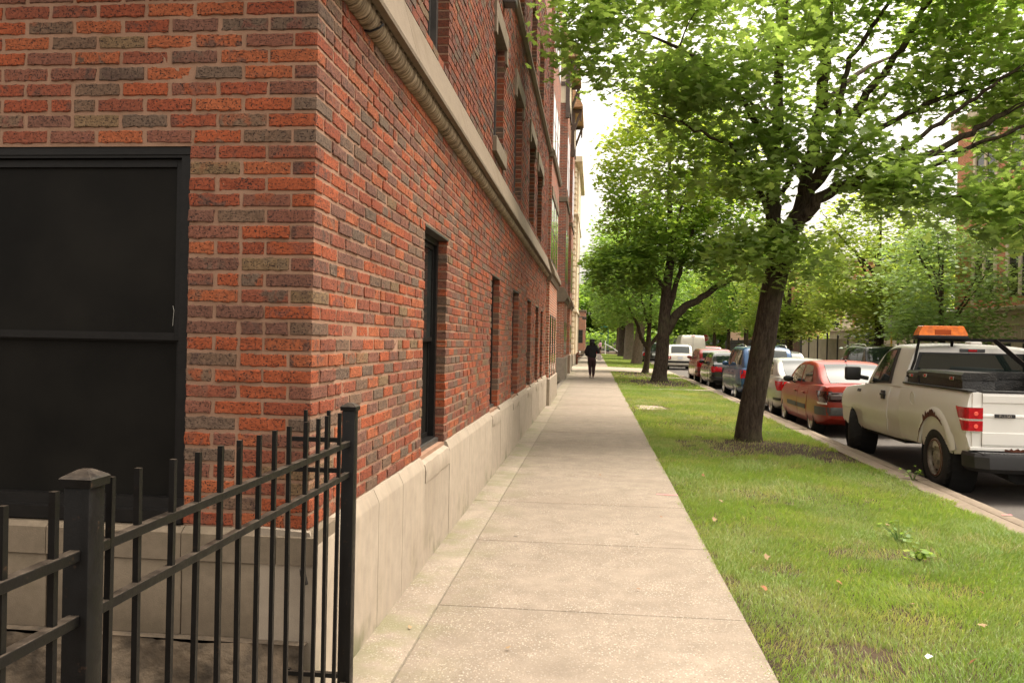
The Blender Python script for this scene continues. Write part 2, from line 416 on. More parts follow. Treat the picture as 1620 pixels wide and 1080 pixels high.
# alley crossing and its apron
mb = MB(); mb.add([(-8, ALLEY[0]-.1, .004), (WR, ALLEY[0]-.5, .004), (xc(46)-1.2, ALLEY[0]-.6, -.05), (xc(45), ALLEY[0]-1.3, -.19), (xc(53), ALLEY[1]+1.3, -.19), (xc(52)-1.2, ALLEY[1]+.5, -.05), (WR, ALLEY[1]+.4, .004), (-8, ALLEY[1]+.1, .004)],
    [(0, 1, 6, 7), (1, 2, 5, 6), (2, 3, 4, 5)]); struct(mb, 'alley_apron', M['pathc'])
# kerb in lengths, with a split along its back
mb = MB(); y = -6.0
while y < 230:
    L = rnd.choice((1.5, 1.9, 2.4, 3.0)); y2 = y+L
    if not (y2 > ALLEY[0]-1.2 and y < ALLEY[1]+1.2):
        def q(xo, yy, z): return (xc(yy)+xo, yy, z)
        dz = rnd.uniform(-.008, .006); s0 = rnd.uniform(-.008, .008)
        a, b = y+.006, y2-.004
        rings = []
        n = 6
        for k in range(n+1):
            yy = a+(b-a)*k/n; j = rnd.uniform(-.006, .006)
            rings.append([q(-.175+s0, yy, -.35), q(-.175+s0, yy, KT-.008+dz), q(-.16+s0, yy, KT+dz), q(-.03+j, yy, KT+dz-.004), q(-.006+j, yy, KT+dz-.02), q(.012, yy, -.35)])
        mb.loft(rings)
        rings = []
        for k in range(n+1):
            yy = a+(b-a)*k/n
            rings.append([q(-.42, yy, -.35), q(-.42, yy, KT+dz+.004), q(-.20+s0+rnd.uniform(-.012, .006), yy, KT+dz+.002), q(-.20+s0, yy, -.35)])
        mb.loft(rings)
    y = y2
struct(mb, 'kerb', M['curb'], smooth=35)
# lawn soil
mb = MB(); vs = []; fs = []; nx = 14; YL = [-8]+list(np.arange(0, 60, .5))+list(range(60, 240, 10)); RL = random.Random(5)
for y in YL:
    for i in range(nx+1):
        x = WR-.03+(xc(y)-.38-WR+.03)*i/nx; z = float(gz(x, y))-.006
        if y < 60: z += RL.uniform(-.006, .006)
        if ALLEY[0]-1 < y < ALLEY[1]+1: z -= .12
        vs.append((x, y, z))
for j in range(len(YL)-1):
    for i in range(nx): a = j*(nx+1)+i; fs.append((a, a+1, a+nx+2, a+nx+1))
mb.add(vs, fs); struct(mb, 'lawn', M['soil'], smooth=80)
for yy, w in ((28.9, .32), (38.8, .42)):
    mb = MB(); mb.box(1.15, xc(yy)-.45, yy, yy+w, -.2, -.035, bev=.01); struct(mb, 'path', M['pathc'])
mb = MB(); pts = [(.92+.0, 20.0), (1.3, 19.7), (1.75, 20.1), (1.7, 20.8), (1.2, 21.2), (.92, 21.0)]
mb.loft([[(x, y, -.2) for x, y in pts], [(x, y, -.022) for x, y in pts]]); struct(mb, 'path_patch', M['pathc'])
# far side: kerb, walk, lawn
mb = MB(); mb.box(13.0, 13.3, -10, 240, -.4, -.03, bev=.01); struct(mb, 'far_kerb', M['curb'])
mb = MB(); mb.box(13.3, 15.0, -10, 240, -.4, -.035); struct(mb, 'far_lawn', M['soil'])
mb = MB(); mb.box(15.0, 17.0, -10, 240, -.4, -.02); struct(mb, 'far_sidewalk', M['pathc'])
# cross street at the far end
mb = MB(); mb.add([(-60, 150, -.028), (60, 150, -.018), (60, 160, -.018), (-60, 160, -.028)], [(0, 1, 2, 3)]); struct(mb, 'cross_street', M['asphalt'])
# pink survey marks sprayed on walk and kerb
t = NT('pink_spray'); v = t.coord(); t.pbr(t.mix(t.ramp(t.noise(v, 70, 3), [(.4, 0.), (.6, 1.)]), (.75, .16, .2), (.6, .3, .27)), .8)
mb = MB(); mb.add([(.66, 8.52, .0065), (.872, 8.50, .0065), (.872, 8.535, .0065), (.66, 8.55, .0065)], [(0, 1, 2, 3)]); struct(mb, 'pink_paint_mark', t.m)
mb = MB(); yy = 8.55; mb.add([(xc(yy)-.14, yy, KT+.006), (xc(yy)-.035, yy+.02, KT+.004), (xc(yy)-.035, yy+.055, KT+.004), (xc(yy)-.14, yy+.03, KT+.006)], [(0, 1, 2, 3)]); struct(mb, 'pink_kerb_mark', t.m)

# ------------------------------------------------------------------ grass blades
def snoise(x, y, seed, f):
    r = np.random.default_rng(seed); o = np.zeros_like(x)
    for k in range(7):
        a = r.uniform(0, 2*PI); ff = f*r.uniform(.6, 1.8); o += np.sin((x*np.cos(a)+y*np.sin(a))*ff*2*PI+r.uniform(0, 6.28))
    return o/7*1.9
def ell(x, y, cx, cy, rx, ry, n): return np.sqrt(((x-cx)/rx)**2+((y-cy)/ry)**2)+n*.35
def grass_keep(x, y):
    n = snoise(x, y, 1, 1.3); n2 = snoise(x, y, 2, .45); n3 = snoise(x, y, 9, 3.)
    p = np.clip(.92+.35*n2+.18*n3, .25, 1.)
    p *= np.where(n > 1.05, .35, 1.)
    for cx, cy, rx, ry, lo in ((2.75, 13.2, 1.35, 1.25, .05), (3.5, 12.6, .7, .7, .25), (2.6, 34.0, 1.5, 3.2, .06), (2.4, 42.0, 1.5, 3.0, .08), (1.42, 4.35, .2, .17, .22), (1.85, 5.05, .28, .18, .6), (2.35, 5.75, .34, .2, .6), (2.6, 6.6, .45, .3, .65), (1.3, 5.9, .2, .15, .35), (1.7, 8.9, .4, .25, .5),
                             (1.35, 20.4, .62, .9, .1), (2.2, 6.6, .5, .22, .42), (1.75, 22.6, .8, .5, .45), (2.5, 17.2, .6, .4, .6)):
        e = ell(x, y, cx, cy, rx, ry, n+.6*n3)
        p = np.where(e < 1.15, p*(lo+(1-lo)*np.clip((e-.75)/.4, 0, 1)), p)
    p = np.where((y > 28.85) & (y < 29.25), 0, p); p = np.where((y > 38.75) & (y < 39.25), 0, p)
    p = np.where((y > ALLEY[0]-.7) & (y < ALLEY[1]+.6), 0, p)
    return p
def grass_patch(y0, y1, dens, hmean, width, parent_list):
    area = (y1-y0)*3.0; N = int(area*dens)
    y = RNG.uniform(y0, y1, N); x0_ = WR-.02-.035*np.clip(snoise(y, y*.3, 77, 1.1)+.4, 0, 1.6); x = x0_+RNG.uniform(0, 1, N)*(xc(y)-.40+.05*snoise(y, y*.2, 78, 1.7)-x0_)
    keep = RNG.uniform(0, 1, N) < grass_keep(x, y); x = x[keep]; y = y[keep]; N = len(x)
    z = gz(x, y)-.008
    lush = snoise(x, y, 4, .35); tall = np.clip((x-2.6)/1.2, 0, 1)*np.clip((9.5-y)/3, 0, 1)
    h = hmean*RNG.uniform(.45, 1.35, N)*(1+.28*lush+.6*tall*RNG.uniform(.3, 1, N))
    edge = np.clip((x-WR)/.08, 0, 1); h *= .6+.4*edge
    w = width*RNG.uniform(.6, 1.3, N)*(1+.5*tall)
    wind = snoise(x, y, 6, .5)*2.2+RNG.normal(0, 1.15, N); lean = h*RNG.uniform(.25, 1.05, N)
    dx, dy = np.cos(wind)*lean, np.sin(wind)*lean
    fa = RNG.uniform(0, 2*PI, N); wx, wy = np.cos(fa)*w/2, np.sin(fa)*w/2
    V = np.zeros((N, 2, 4, 3))
    b0 = np.stack([x-wx, y-wy, z], -1); b1 = np.stack([x+wx, y+wy, z], -1)
    m = np.stack([x+dx*.35, y+dy*.35, z+h*.62], -1); mw = np.stack([wx*.8, wy*.8, wx*0], -1)
    tip = np.stack([x+dx, y+dy, z+h*.93], -1); tw = mw*.12
    V[:, 0, 0] = b0; V[:, 0, 1] = b1; V[:, 0, 2] = m+mw; V[:, 0, 3] = m-mw
    V[:, 1, 0] = m-mw; V[:, 1, 1] = m+mw; V[:, 1, 2] = tip+tw; V[:, 1, 3] = tip-tw
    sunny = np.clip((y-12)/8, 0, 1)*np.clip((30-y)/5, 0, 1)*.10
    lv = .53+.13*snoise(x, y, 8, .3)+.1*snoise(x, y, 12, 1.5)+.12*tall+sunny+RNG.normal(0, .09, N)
    dry = RNG.uniform(0, 1, N) < np.where(grass_keep(x, y) < .6, .42, .05); lv[dry] = RNG.uniform(.85, 1., int(dry.sum()))
    lv = np.clip(np.repeat(lv, 2), 0, 1)
    return V.reshape(-1, 4, 3), lv
parts = [grass_patch(2.6, 8.5, 9800, .046, .0040, 0), grass_patch(8.5, 15, 5000, .05, .006, 0), grass_patch(15, 30, 1700, .055, .011, 0), grass_patch(30, 110, 260, .06, .03, 0)]
V = np.concatenate([p[0] for p in parts]); lv = np.concatenate([p[1] for p in parts])
o = np_mesh('grass', V, 4, M['grass'], attr=lv)
tag(o, 'short bright green lawn grass between the sidewalk and the kerb', 'grass', kind='stuff')
# ------------------------------------------------------------------ near brick building
XW = -1.165; YF = 3.33; CH = .0669; BW = .2165; Z0 = .735; MB_IN = .0055
BLD = thing('brick_apartment_building', 'red brick apartment building with limestone base, close on the left beside the sidewalk', 'building', (-6, YF, 0))
def subtract(iv, holes):
    out = [iv]
    for a, b in holes:
        nxt = []
        for p, q in out:
            if b <= p or a >= q: nxt.append((p, q, None, None)[:2]); continue
            if a > p: nxt.append((p, a))
            if b < q: nxt.append((b, q))
        out = nxt
    return out
BV = {0: [], 1: []}; BL = {0: [], 1: []}
def emit_brick(P, u0, u1, z0, z1, back, fine, rid, slot, face_u0=False, face_u1=False):
    """P(u, z, n) -> xyz ; front face grid with irregular edge, sides to depth back"""
    jit = .0019 if fine else .0013
    UU = ([0, .004]+[x*(u1-u0) for x in ((.1, .18, .27, .36, .45, .54, .63, .72, .81, .9) if u1-u0 > .12 else (.2, .4, .6, .8))]+[u1-u0-.004, u1-u0]) if fine else [0, (u1-u0)/2, u1-u0]
    ZZ = [0, .0035, (z1-z0)/2, z1-z0-.0035, z1-z0] if fine else [0, z1-z0]
    nu, nz = len(UU), len(ZZ)
    base_n = RNG.normal(0, .0016)
    G = np.zeros((nu, nz, 3))
    tw = RNG.normal(0, .0016, 2)
    for i in range(nu):
        for k in range(nz):
            u = u0+UU[i]; z = z0+ZZ[k]
            eu = i in (0, nu-1); ez = k in (0, nz-1); n = base_n+RNG.normal(0, .0009)+(0 if fine else .0022)+tw[0]*(2*i/(nu-1)-1)
            if eu and not ((i == 0 and face_u0) or (i == nu-1 and face_u1)): u += RNG.normal(0, jit); n -= .0024*fine
            if ez: z += RNG.normal(0, jit); n -= .0024*fine
            if ez and fine and RNG.uniform() < .07: z += (-1 if k else 1)*.006
            G[i, k] = (u, z, n)
    pt = lambda g: P(g[0], g[1], g[2])
    L = BV[slot]; A = BL[slot]
    for i in range(nu-1):
        for k in range(nz-1):
            L.append([pt(G[i, k]), pt(G[i+1, k]), pt(G[i+1, k+1]), pt(G[i, k+1])]); A.append(rid)
    ring = [(i, 0) for i in range(nu)]+[(nu-1, k) for k in range(1, nz)]+[(i, nz-1) for i in range(nu-2, -1, -1)]+[(0, k) for k in range(nz-2, 0, -1)]
    m = len(ring)
    for j in range(m):
        a = G[ring[j]]; b = G[ring[(j+1) % m]]
        L.append([pt(a), P(a[0], a[1], -back), P(b[0], b[1], -back), pt(b)]); A.append(rid)
def brick_field(P, u0, u1, z0, z1, holes, slot, fine_f, corner=None, phase=0., reveal=.1):
    row0 = int(round((z0-Z0)/CH)); nr = int(math.ceil((z1-z0)/CH))
    for r in range(row0, row0+nr):
        za, zb = Z0+r*CH+.0078, Z0+(r+1)*CH-.0078; zm = (za+zb)/2
        if za >= z1-.02: break
        hs = [(a, b) for a, b, c, d in holes if c-.01 < zm < d+.01]
        start = u0
        if corner is not None: start = u0+((.2065+.012) if (r+corner) % 2 == 0 else (.098+.012))
        for p, q in subtract((start, u1), hs):
            edges = []
            off = phase+((r % 2)*BW/2)
            if corner is not None: off = start-.006
            k = math.floor((p-off)/BW); cuts = []
            e = off+k*BW
            while e < q:
                a, b = max(p, e+.0092), min(q, e+BW-.0092)
                if b-a > .03: cuts.append([a, b])
                elif cuts and b > a and b == q: cuts[-1][1] = q
                e += BW
            if cuts and cuts[-1][1] < q-.001 and q-cuts[-1][1] < .07: cuts[-1][1] = q
            if cuts and cuts[0][0] > p+.001 and cuts[0][0]-p < .07: cuts[0][0] = p
            for a, b in cuts:
                if b-a > .15 and RNG.uniform() < .05:
                    mid = (a+b)/2; sub = [(a, mid-.008), (mid+.008, b)]
                else: sub = [(a, b)]
                for a2, b2 in sub:
                    onh = any(abs(a2-h[1]) < .003 or abs(b2-h[0]) < .003 for h in hs)
                    emit_brick(P, a2, b2, za, zb, reveal if onh else MB_IN+.006, fine_f((a2+b2)/2, zm), RNG.uniform(), slot)
def mortar_plane(mb, P, u0, u1, z0, z1, holes, reveal, mi):
    us = sorted({u0, u1, *[h[0] for h in holes], *[h[1] for h in holes]}); zs = sorted({z0, z1, *[h[2] for h in holes], *[h[3] for h in holes]})
    us = [u for u in us if u0 <= u <= u1]; zs = [z for z in zs if z0 <= z <= z1]
    for i in range(len(us)-1):
        for k in range(len(zs)-1):
            um, zm = (us[i]+us[i+1])/2, (zs[k]+zs[k+1])/2
            if any(a < um < b and c < zm < d for a, b, c, d in holes): continue
            mb.add([P(us[i], zs[k], -MB_IN), P(us[i+1], zs[k], -MB_IN), P(us[i+1], zs[k+1], -MB_IN), P(us[i], zs[k+1], -MB_IN)], [(0, 1, 2, 3)], mi)
    for a, b, c, d in holes:
        e = .004; a -= e; b += e; d += e
        for p, q in (((a, c), (a, d)), ((a, d), (b, d)), ((b, d), (b, c)), ((b, c), (a, c))):
            mb.add([P(p[0], p[1], -MB_IN), P(q[0], q[1], -MB_IN), P(q[0], q[1], -reveal-.05), P(p[0], p[1], -reveal-.05)], [(0, 1, 2, 3)], mi)
PS = lambda u, z, n: (XW+n, u, z)          # street side, u = y
PF = lambda u, z, n: (-u, YF-n, z)         # end wall facing the camera, u = -x
BWIN = [(5.56, 6.42, .735, 2.325), (9.24, 10.0, .735, 2.29), (11.66, 12.53, .735, 2.27), (14.2, 15.02, .735, 2.262), (16.2, 17.0, .735, 2.24), (17.72, 18.42, .735, 2.21)]
UWIN = [(5.50, 6.30, 3.60, 5.09), (9.12, 10.05, 3.80, 5.09), (11.46, 12.55, 3.60, 5.09), (14.06, 15.2, 3.60, 5.09), (16.0, 17.35, 3.60, 4.98)]
TWIN = [(5.50, 6.30, 6.28, 7.6), (9.12, 10.05, 6.28, 7.6), (11.46, 12.55, 6.28, 7.6), (14.06, 15.2, 6.28, 7.6), (16.0, 17.35, 6.28, 7.6)]
FWIN = [(1.712, 3.05, .735, 2.333)]
YE = 19.75
brick_field(PS, YF, YE, Z0, 3.10, BWIN, 0, lambda u, z: u < 7.6, corner=0)
brick_field(PS, YF, YE, 3.55, 8.6, UWIN+TWIN, 1, lambda u, z: False, phase=.05)
brick_field(PF, -XW, 6.0, Z0, 3.10, FWIN, 0, lambda u, z: u < 3.2, corner=1)
brick_field(PF, -XW, 6.0, 3.55, 8.6, [], 1, lambda u, z: False)
# corner bricks: one solid that shows on both faces
for r in range(int((3.10-Z0)/CH)):
    za, zb = Z0+r*CH+.0075, Z0+(r+1)*CH-.0075; rid = RNG.uniform()
    ls = .2065 if r % 2 == 0 else .098; lf = .098 if r % 2 == 0 else .2065
    c = [RNG.normal(0, .0015) for _ in range(4)]; ks = 8 if ls > .15 else 5; kf = 8 if lf > .15 else 5
    zz = [za, za+.004, (za+zb)/2, zb-.004, zb]; ins = [-.003, 0, 0, 0, -.003]
    for (nn, ln, side) in ((ks, ls, 0), (kf, lf, 1)):
        G = []
        for i in range(nn+1):
            row = []
            for k in range(5):
                d = ln*i/nn; e = ins[k]-(.003 if i == nn else 0); jz = RNG.normal(0, .0018) if k in (0, 4) and i > 0 else 0
                if side == 0: row.append((XW+c[0]+e-(.0035 if i == 0 else 0), YF-c[1]+d+(.0035 if i == 0 else 0), zz[k]+jz))
                else: row.append((XW+c[0]-d-(.0035 if i == 0 else 0), YF-c[1]-e+(.0035 if i == 0 else 0), zz[k]+jz))
            G.append(row)
        for i in range(nn):
            for k in range(4): BV[0].append([G[i][k], G[i+1][k], G[i+1][k+1], G[i][k+1]]); BL[0].append(rid)
    x0, x1, y0, y1 = XW+c[0]-max(.098, lf), XW+c[0]-.003, YF-c[1]+.003, YF-c[1]+ls
    for z in (za, zb):
        BV[0].append([(XW-lf, YF+.003, z), (x1, YF+.003, z), (x1, YF+.03, z), (XW-lf, YF+.03, z)]); BL[0].append(rid)
        BV[0].append([(XW-.03, YF+.03, z), (x1, YF+.03, z), (x1, YF+ls, z), (XW-.03, YF+ls, z)]); BL[0].append(rid)
    BV[0].append([(XW-lf, YF+.004, za), (XW-lf, YF+.03, za), (XW-lf, YF+.03, zb), (XW-lf, YF+.004, zb)]); BL[0].append(rid)
    BV[0].append([(XW-.004, YF+ls, za), (XW-.03, YF+ls, za), (XW-.03, YF+ls, zb), (XW-.004, YF+ls, zb)]); BL[0].append(rid)
V = np.array(BV[0]+BV[1]); LV = np.array(BL[0]+BL[1]); MI = np.array([0]*len(BV[0])+[1]*len(BV[1]))
off = np.array(BLD.location)
wall = np_mesh('wall', V, 4, [M['brick'], M['brick_up']], BLD, LV, mi=MI, off=off)
mb = MB()
mortar_plane(mb, PS, YF+MB_IN, YE, Z0-.05, 3.2, BWIN, .10, 0); mortar_plane(mb, PS, YF+MB_IN, YE, 3.4, 8.6, UWIN+TWIN, .12, 0)
mortar_plane(mb, PF, -XW+MB_IN, 6.0, Z0-.05, 3.2, FWIN, .06, 0); mortar_plane(mb, PF, -XW+MB_IN, 6.0, 3.4, 8.6, [], .06, 0)
mb.build('mortar', M['mortar'], BLD)
mb = MB(); mb.box(-10, XW-.35, YF+.35, 24.0, -.2, 11.0); mb.build('interior', M['void'], BLD)
def window(parent, P, u0, u1, z0, z1, depth, rail=None, fm='blackframe', gm='glass', sill=None, fw=.055, mull=None):
    mb = MB()
    def bx(a, b, c, d, n0, n1, m=mb):
        p = [P(u, z, n) for u in (a, b) for z in (c, d) for n in (n0, n1)]
        m.add(p, [(0, 1, 3, 2), (4, 6, 7, 5), (0, 4, 5, 1), (2, 3, 7, 6), (0, 2, 6, 4), (1, 5, 7, 3)])
    e = .003
    bx(u0+e, u0+fw, z0+e, z1-e, -depth-.06, -depth+.012); bx(u1-fw, u1-e, z0+e, z1-e, -depth-.06, -depth+.012)
    bx(u0+fw, u1-fw, z1-fw, z1-e, -depth-.06, -depth+.012); bx(u0+fw, u1-fw, z0+e, z0+fw*.8, -depth-.06, -depth+.014)
    w = mb.build('window', M[fm], parent)
    sub = MB(); i = fw; zr = rail if rail else (z0+z1)/2; s = .032
    bx2 = lambda *a: bx(*a, m=sub)
    for c, d, n in ((zr-.012, z1-fw-e, -depth-.012), (z0+fw*.8+e, zr+.012, -depth-.034)):
        bx2(u0+i+e, u0+i+s, c, d, n-.02, n); bx2(u1-i-s, u1-i-e, c, d, n-.02, n); bx2(u0+i+s, u1-i-s, d-s, d, n-.02, n+.001); bx2(u0+i+s, u1-i-s, c, c+s, n-.02, n+.001)
    if mull:
        for k in range(1, mull): um = u0+(u1-u0)*k/mull; bx2(um-.03, um+.03, z0+fw, z1-fw, -depth-.02, -depth+.006)
    sub.build('sash', M[fm], w)
    pn = MB()
    pn.add([P(u0+i, zr, -depth-.024), P(u1-i, zr, -depth-.024), P(u1-i, z1-i, -depth-.024), P(u0+i, z1-i, -depth-.024)], [(0, 1, 2, 3)])
    pn.build('pane', M[gm], w)
    pn = MB(); pn.add([P(u0+i, z0+i*.5, -depth-.046), P(u1-i, z0+i*.5, -depth-.046), P(u1-i, zr, -depth-.046), P(u0+i, zr, -depth-.046)], [(0, 1, 2, 3)])
    pn.build('pane', M['darkscreen'], w)
    if sill:
        sm = MB(); bx(u0+e, u1-e, z0-.02, z0+.035, -depth-.02, sill, m=sm); sm.build('sill', M['greyframe'], w)
    return w
for (a, b, c, d) in BWIN: window(BLD, PS, a, b, c, d, .085, rail=c+.80, fw=.06, sill=-.045)
# thin metal cover above each basement window
for a, b, c, d in BWIN: mb = MB(); mb.box(XW-.1, XW+.004, a-.01, b+.02, d-.014, d+.004); mb.build('head_flashing', M['greyframe'], BLD)
lw = window(BLD, PF, *FWIN[0], .03, rail=1.525, gm='darkscreen', fw=.045)
mb = MB(); mb.tube([(-1.80, YF+.048, 1.66), (-1.795, YF+.047, 1.64), (-1.798, YF+.047, 1.60), (-1.80, YF+.048, 1.575)], .0012, 4); mb.build('cobweb', M['stucco_w'] if 'stucco_w' in M else mat_plain('cobweb_grey', (.35, .34, .3), .9), lw)
mb = MB(); mb.box(-3.05, -1.715, YF+.012, YF+.05, 2.30, 2.336); mb.build('head_flashing', M['blackframe'], BLD)
mb = MB(); mb.prism([(YF+.06, .742), (YF-.012, .742), (YF-.012, .795), (YF+.012, .80), (YF+.014, .845), (YF+.06, .845)], 'x', -3.05, -1.715); mb.build('window_sill', M['blackframe'], BLD)
UW_OBJ = []
for (a, b, c, d) in UWIN: window(BLD, PS, a, b, c, d, .10, fm='greyframe', fw=.07)
for (a, b, c, d) in TWIN: window(BLD, PS, a, b, c, d, .10, fm='greyframe', fw=.07)
# stone hoods over second floor windows, one separate sill
for (a, b, c, d) in UWIN:
    mb = MB(); mb.box(XW-.08, XW+.035, a-.14, b+.14, d, d+.20, bev=.006)
    mb.box(XW-.08, XW+.034, b+.01, b+.139, d-.17, d+.002, bev=.006); mb.box(XW-.08, XW+.034, a-.139, a-.01, d-.17, d+.002, bev=.006)
    mb.build('window_hood', M['sillstone'], BLD)
mb = MB(); mb.box(XW-.09, XW+.05, 9.06, 10.11, 3.63, 3.80, bev=.008); mb.build('window_sill', M['sillstone'], BLD)
# limestone plinth blocks
def plinth_block(y0, y1, xf=-1.122, zt=.746, chamfer=True, rough=False):
    prof = [(XW-.2, -.1), (xf, -.1), (xf, zt-.085), (xf-.004, zt-.07), (XW+.012, zt-.012), (XW-.2, zt)]
    mb.loft([[(p[0], y, p[1]) for p in prof] for y in (y0+.003, y1-.003)])
mb = MB(); Y = YF-.035
cuts = [Y, 4.30, 4.86, 5.50, 6.46, 7.5, 8.6, 9.2, 10.06, 11.1, 11.6, 12.58, 13.4, 14.15, 15.06, 16.15, 17.05, 17.68, 18.46, 19.2, YE]
for a, b in zip(cuts[:-1], cuts[1:]):
    wn = any(abs(a-w[0]) < .12 and abs(b-w[1]) < .12 for w in BWIN)
    if wn: 
        prof = [(XW-.2, -.1), (-1.124, -.1), (-1.124, .56), (-1.118, .565), (-1.114, .64), (-1.128, .69), (XW-.05, .722), (XW-.2, .73)]
        rings = []
        for k in range(9):
            y = a+.004+(b-a-.008)*k/8; rings.append([(p[0]+(random.uniform(-.004, .004) if 2 < i < 7 else 0), y, p[1]+(random.uniform(-.004, .004) if 2 < i < 7 else 0)) for i, p in enumerate(prof)])
        mb.loft(rings)
    else: plinth_block(a, b)
mb.build('plinth', M['limestone'], BLD, smooth=25)
# plinth of the end wall: ledge course, panel stones, rough footing
mb = MB(); yq = YF-.035; xs = [XW+.0405, -1.29, -1.70, -2.30, -3.1, -4.2, -5.1, -6.0]
for a, b in zip(xs[:-1], xs[1:]):
    x0, x1 = b+.002, a-.002
    rr = [[(x, yq+.3, .735), (x, YF-.004, .735), (x, yq-.004, .712), (x, yq-.006, .60), (x, yq+.3, .60)] for x in (x0, x1)]
    mb.loft(rr)
    mb.box(x0, x1, yq+.004, yq+.3, .285, .597, bev=.006)
mb.build('plinth', M['sillstone'], BLD, smooth=25)
bm = bmesh.new(); bmesh.ops.create_grid(bm, x_segments=220, y_segments=24, size=1)
for v in bm.verts:
    u, w = v.co.x, v.co.y; x = -6.0+(u+1)/2*4.85; z = -.06+(w+1)/2*.345
    v.co = Vector((x, yq-.045-.02*math.sin(x*9+z*13)-random.uniform(0, .012)-(.07*(1-(w+1)/2)), z))
mb = MB(); mb.bm(bm); mb.build('footing', M['rubble'], BLD, smooth=60)
mb = MB()                                   # ledge over the footing
mb.add([(-6.0, yq-.04, .285), (-1.15, yq-.04, .285), (-1.15, yq+.1, .288), (-6.0, yq+.1, .288)], [(0, 1, 2, 3)]); mb.build('footing_ledge', M['rubble'], BLD)
# rope moulding and sloping belt course
def rope(y0, y1, zc, r0, step, n=14):
    rings = []; y = y0; ph = 0; rr = random.Random(int(y0*10)); nxt = y0+.3; band = False; amp = .1; fr = 1.
    bulge = 0
    while y < y1:
        if y > nxt:
            band = not band; nxt = y+(rr.uniform(.05, .09) if band else rr.uniform(.28, .6)); fr = rr.uniform(.8, 1.6); amp = rr.uniform(.10, .2)
        f = .04 if band else amp*(abs(math.sin(ph))*.9+.25*math.sin(ph*2.7))
        r = r0*((.97 if band else .90)+f)
        ph += step*fr*95
        ring = []
        for k in range(n):
            an = 2*PI*k/n
            sk = .35*r*math.sin(an-.6)
            ring.append((XW+.006+r*math.cos(an)*1.05, y+sk*.5, zc+r*math.sin(an)))
        rings.append(ring); y += step
    return rings
mb = MB(); mb.loft(rope(YF-.06, 9.0, 3.122, .056, .0075)); mb.loft(rope(9.0, YE-.02, 3.122, .056, .02)); mb.build('rope_moulding', M['rope'], BLD, smooth=50)
mb = MB(); prof = [(XW-.1, 3.15), (XW+.03, 3.15), (XW+.062, 3.165), (XW+.07, 3.152), (XW+.111, 3.150), (XW+.114, 3.172), (XW+.103, 3.195), (XW+.012, 3.528), (XW-.1, 3.55)]
yb = YF-.118; seams = [yb, 4.75, 6.9, 8.6, 10.5, 12.4, 14.3, 16.2, 18.1, YE-.02]
for a, b in zip(seams[:-1], seams[1:]): mb.loft([[(p[0], y, p[1]) for p in prof] for y in (a+.003, b-.002)])
y = 3.5
while y < 12:
    mb.box(XW+.036, XW+.066, y, y+.05, 3.14, 3.166, bev=.008); y += .085
# return on the end wall
mb.loft([[(x, YF-(p[0]-XW), p[1]) for p in prof] for x in (XW+.0, -6.0)])
mb.loft([[(x, YF-.006-.056*math.cos(a), 3.122+.056*math.sin(a)) for a in [2*PI*k/12 for k in range(12)]] for x in (XW+.0, -6)])
mb.build('belt_course', M['belt'], BLD, smooth=30)
mb = MB(); prof = [(XW-.1, 6.02), (XW+.03, 6.02), (XW+.075, 6.06), (XW+.075, 6.10), (XW+.01, 6.17), (XW-.1, 6.18)]
mb.loft([[(p[0], y, p[1]) for p in prof] for y in (YF, YE-.01)]); mb.build('string_course', M['sillstone'], BLD, smooth=20)
# small iron hook on the moulding, lamp box under the third floor
mb = MB(); mb.tube([(XW, 4.0, 3.06), (XW+.03, 4.0, 3.055), (XW+.07, 4.01, 3.075), (XW+.085, 4.03, 3.10), (XW+.07, 4.05, 3.12)], .006, 6); mb.build('iron_hook', M['iron'], BLD, smooth=40)
mb = MB(); mb.box(XW, XW+.16, 9.75, 9.95, 5.55, 5.64, bev=.015); mb.box(XW, XW+.05, 9.8, 9.9, 5.62, 5.72, bev=.01); mb.build('wall_lamp', M['greyframe'], BLD)
# projecting bay at the far end
M['brick_far'] = mat_brick_tex('brick_far', (.40, .10, .045), (.19, .10, .075), (.45, .32, .23))
M['brick_far_dark'] = mat_brick_tex('brick_far_dark', (.34, .085, .045), (.13, .075, .06), (.30, .21, .16))
mb = MB(); mb.box(-6.0, XW-.004, YF+.004, YE-.02, 8.5, 11.5); mb.build('parapet_wall', M['brick_far_dark'], BLD)
XB = -1.095; mb = MB(); mb.box(-4, XB, YE, 23.6, .6, 3.12); mb.build('bay_wall', M['brick_far'], BLD)
mb = MB(); mb.box(-4, XB, YE, 23.6, 3.3, 11.2); mb.build('bay_wall', M['brick_far_dark'], BLD)
mb = MB(); mb.box(-4, XB+.05, YE-.04, 21.5, -.1, .645, bev=.012); mb.box(-4, XB+.05, 21.506, 23.64, -.1, .645, bev=.012); mb.build('bay_plinth', M['limestone'], BLD)
PB = lambda u, z, n: (XB+n, u, z)
def wall_recess_window(parent, a, b, c, d, P=PB, fm='greyframe', mull=None):
    mb = MB()
    p = [P(u, z, n) for u in (a, b) for z in (c, d) for n in (-.08, .004)]
    mb.add(p, [(0, 1, 3, 2), (4, 6, 7, 5), (0, 4, 5, 1), (2, 3, 7, 6), (0, 2, 6, 4), (1, 5, 7, 3)])
    w = mb.build('window', M[fm], parent)
    g = MB(); zm = (c+d)/2
    for z0, z1 in ((c+.06, zm-.03), (zm+.03, d-.06)):
        g.add([P(a+.06, z0, .008), P(b-.06, z0, .008), P(b-.06, z1, .008), P(a+.06, z1, .008)], [(0, 1, 2, 3)])
    g.build('pane', M['glass'], w)
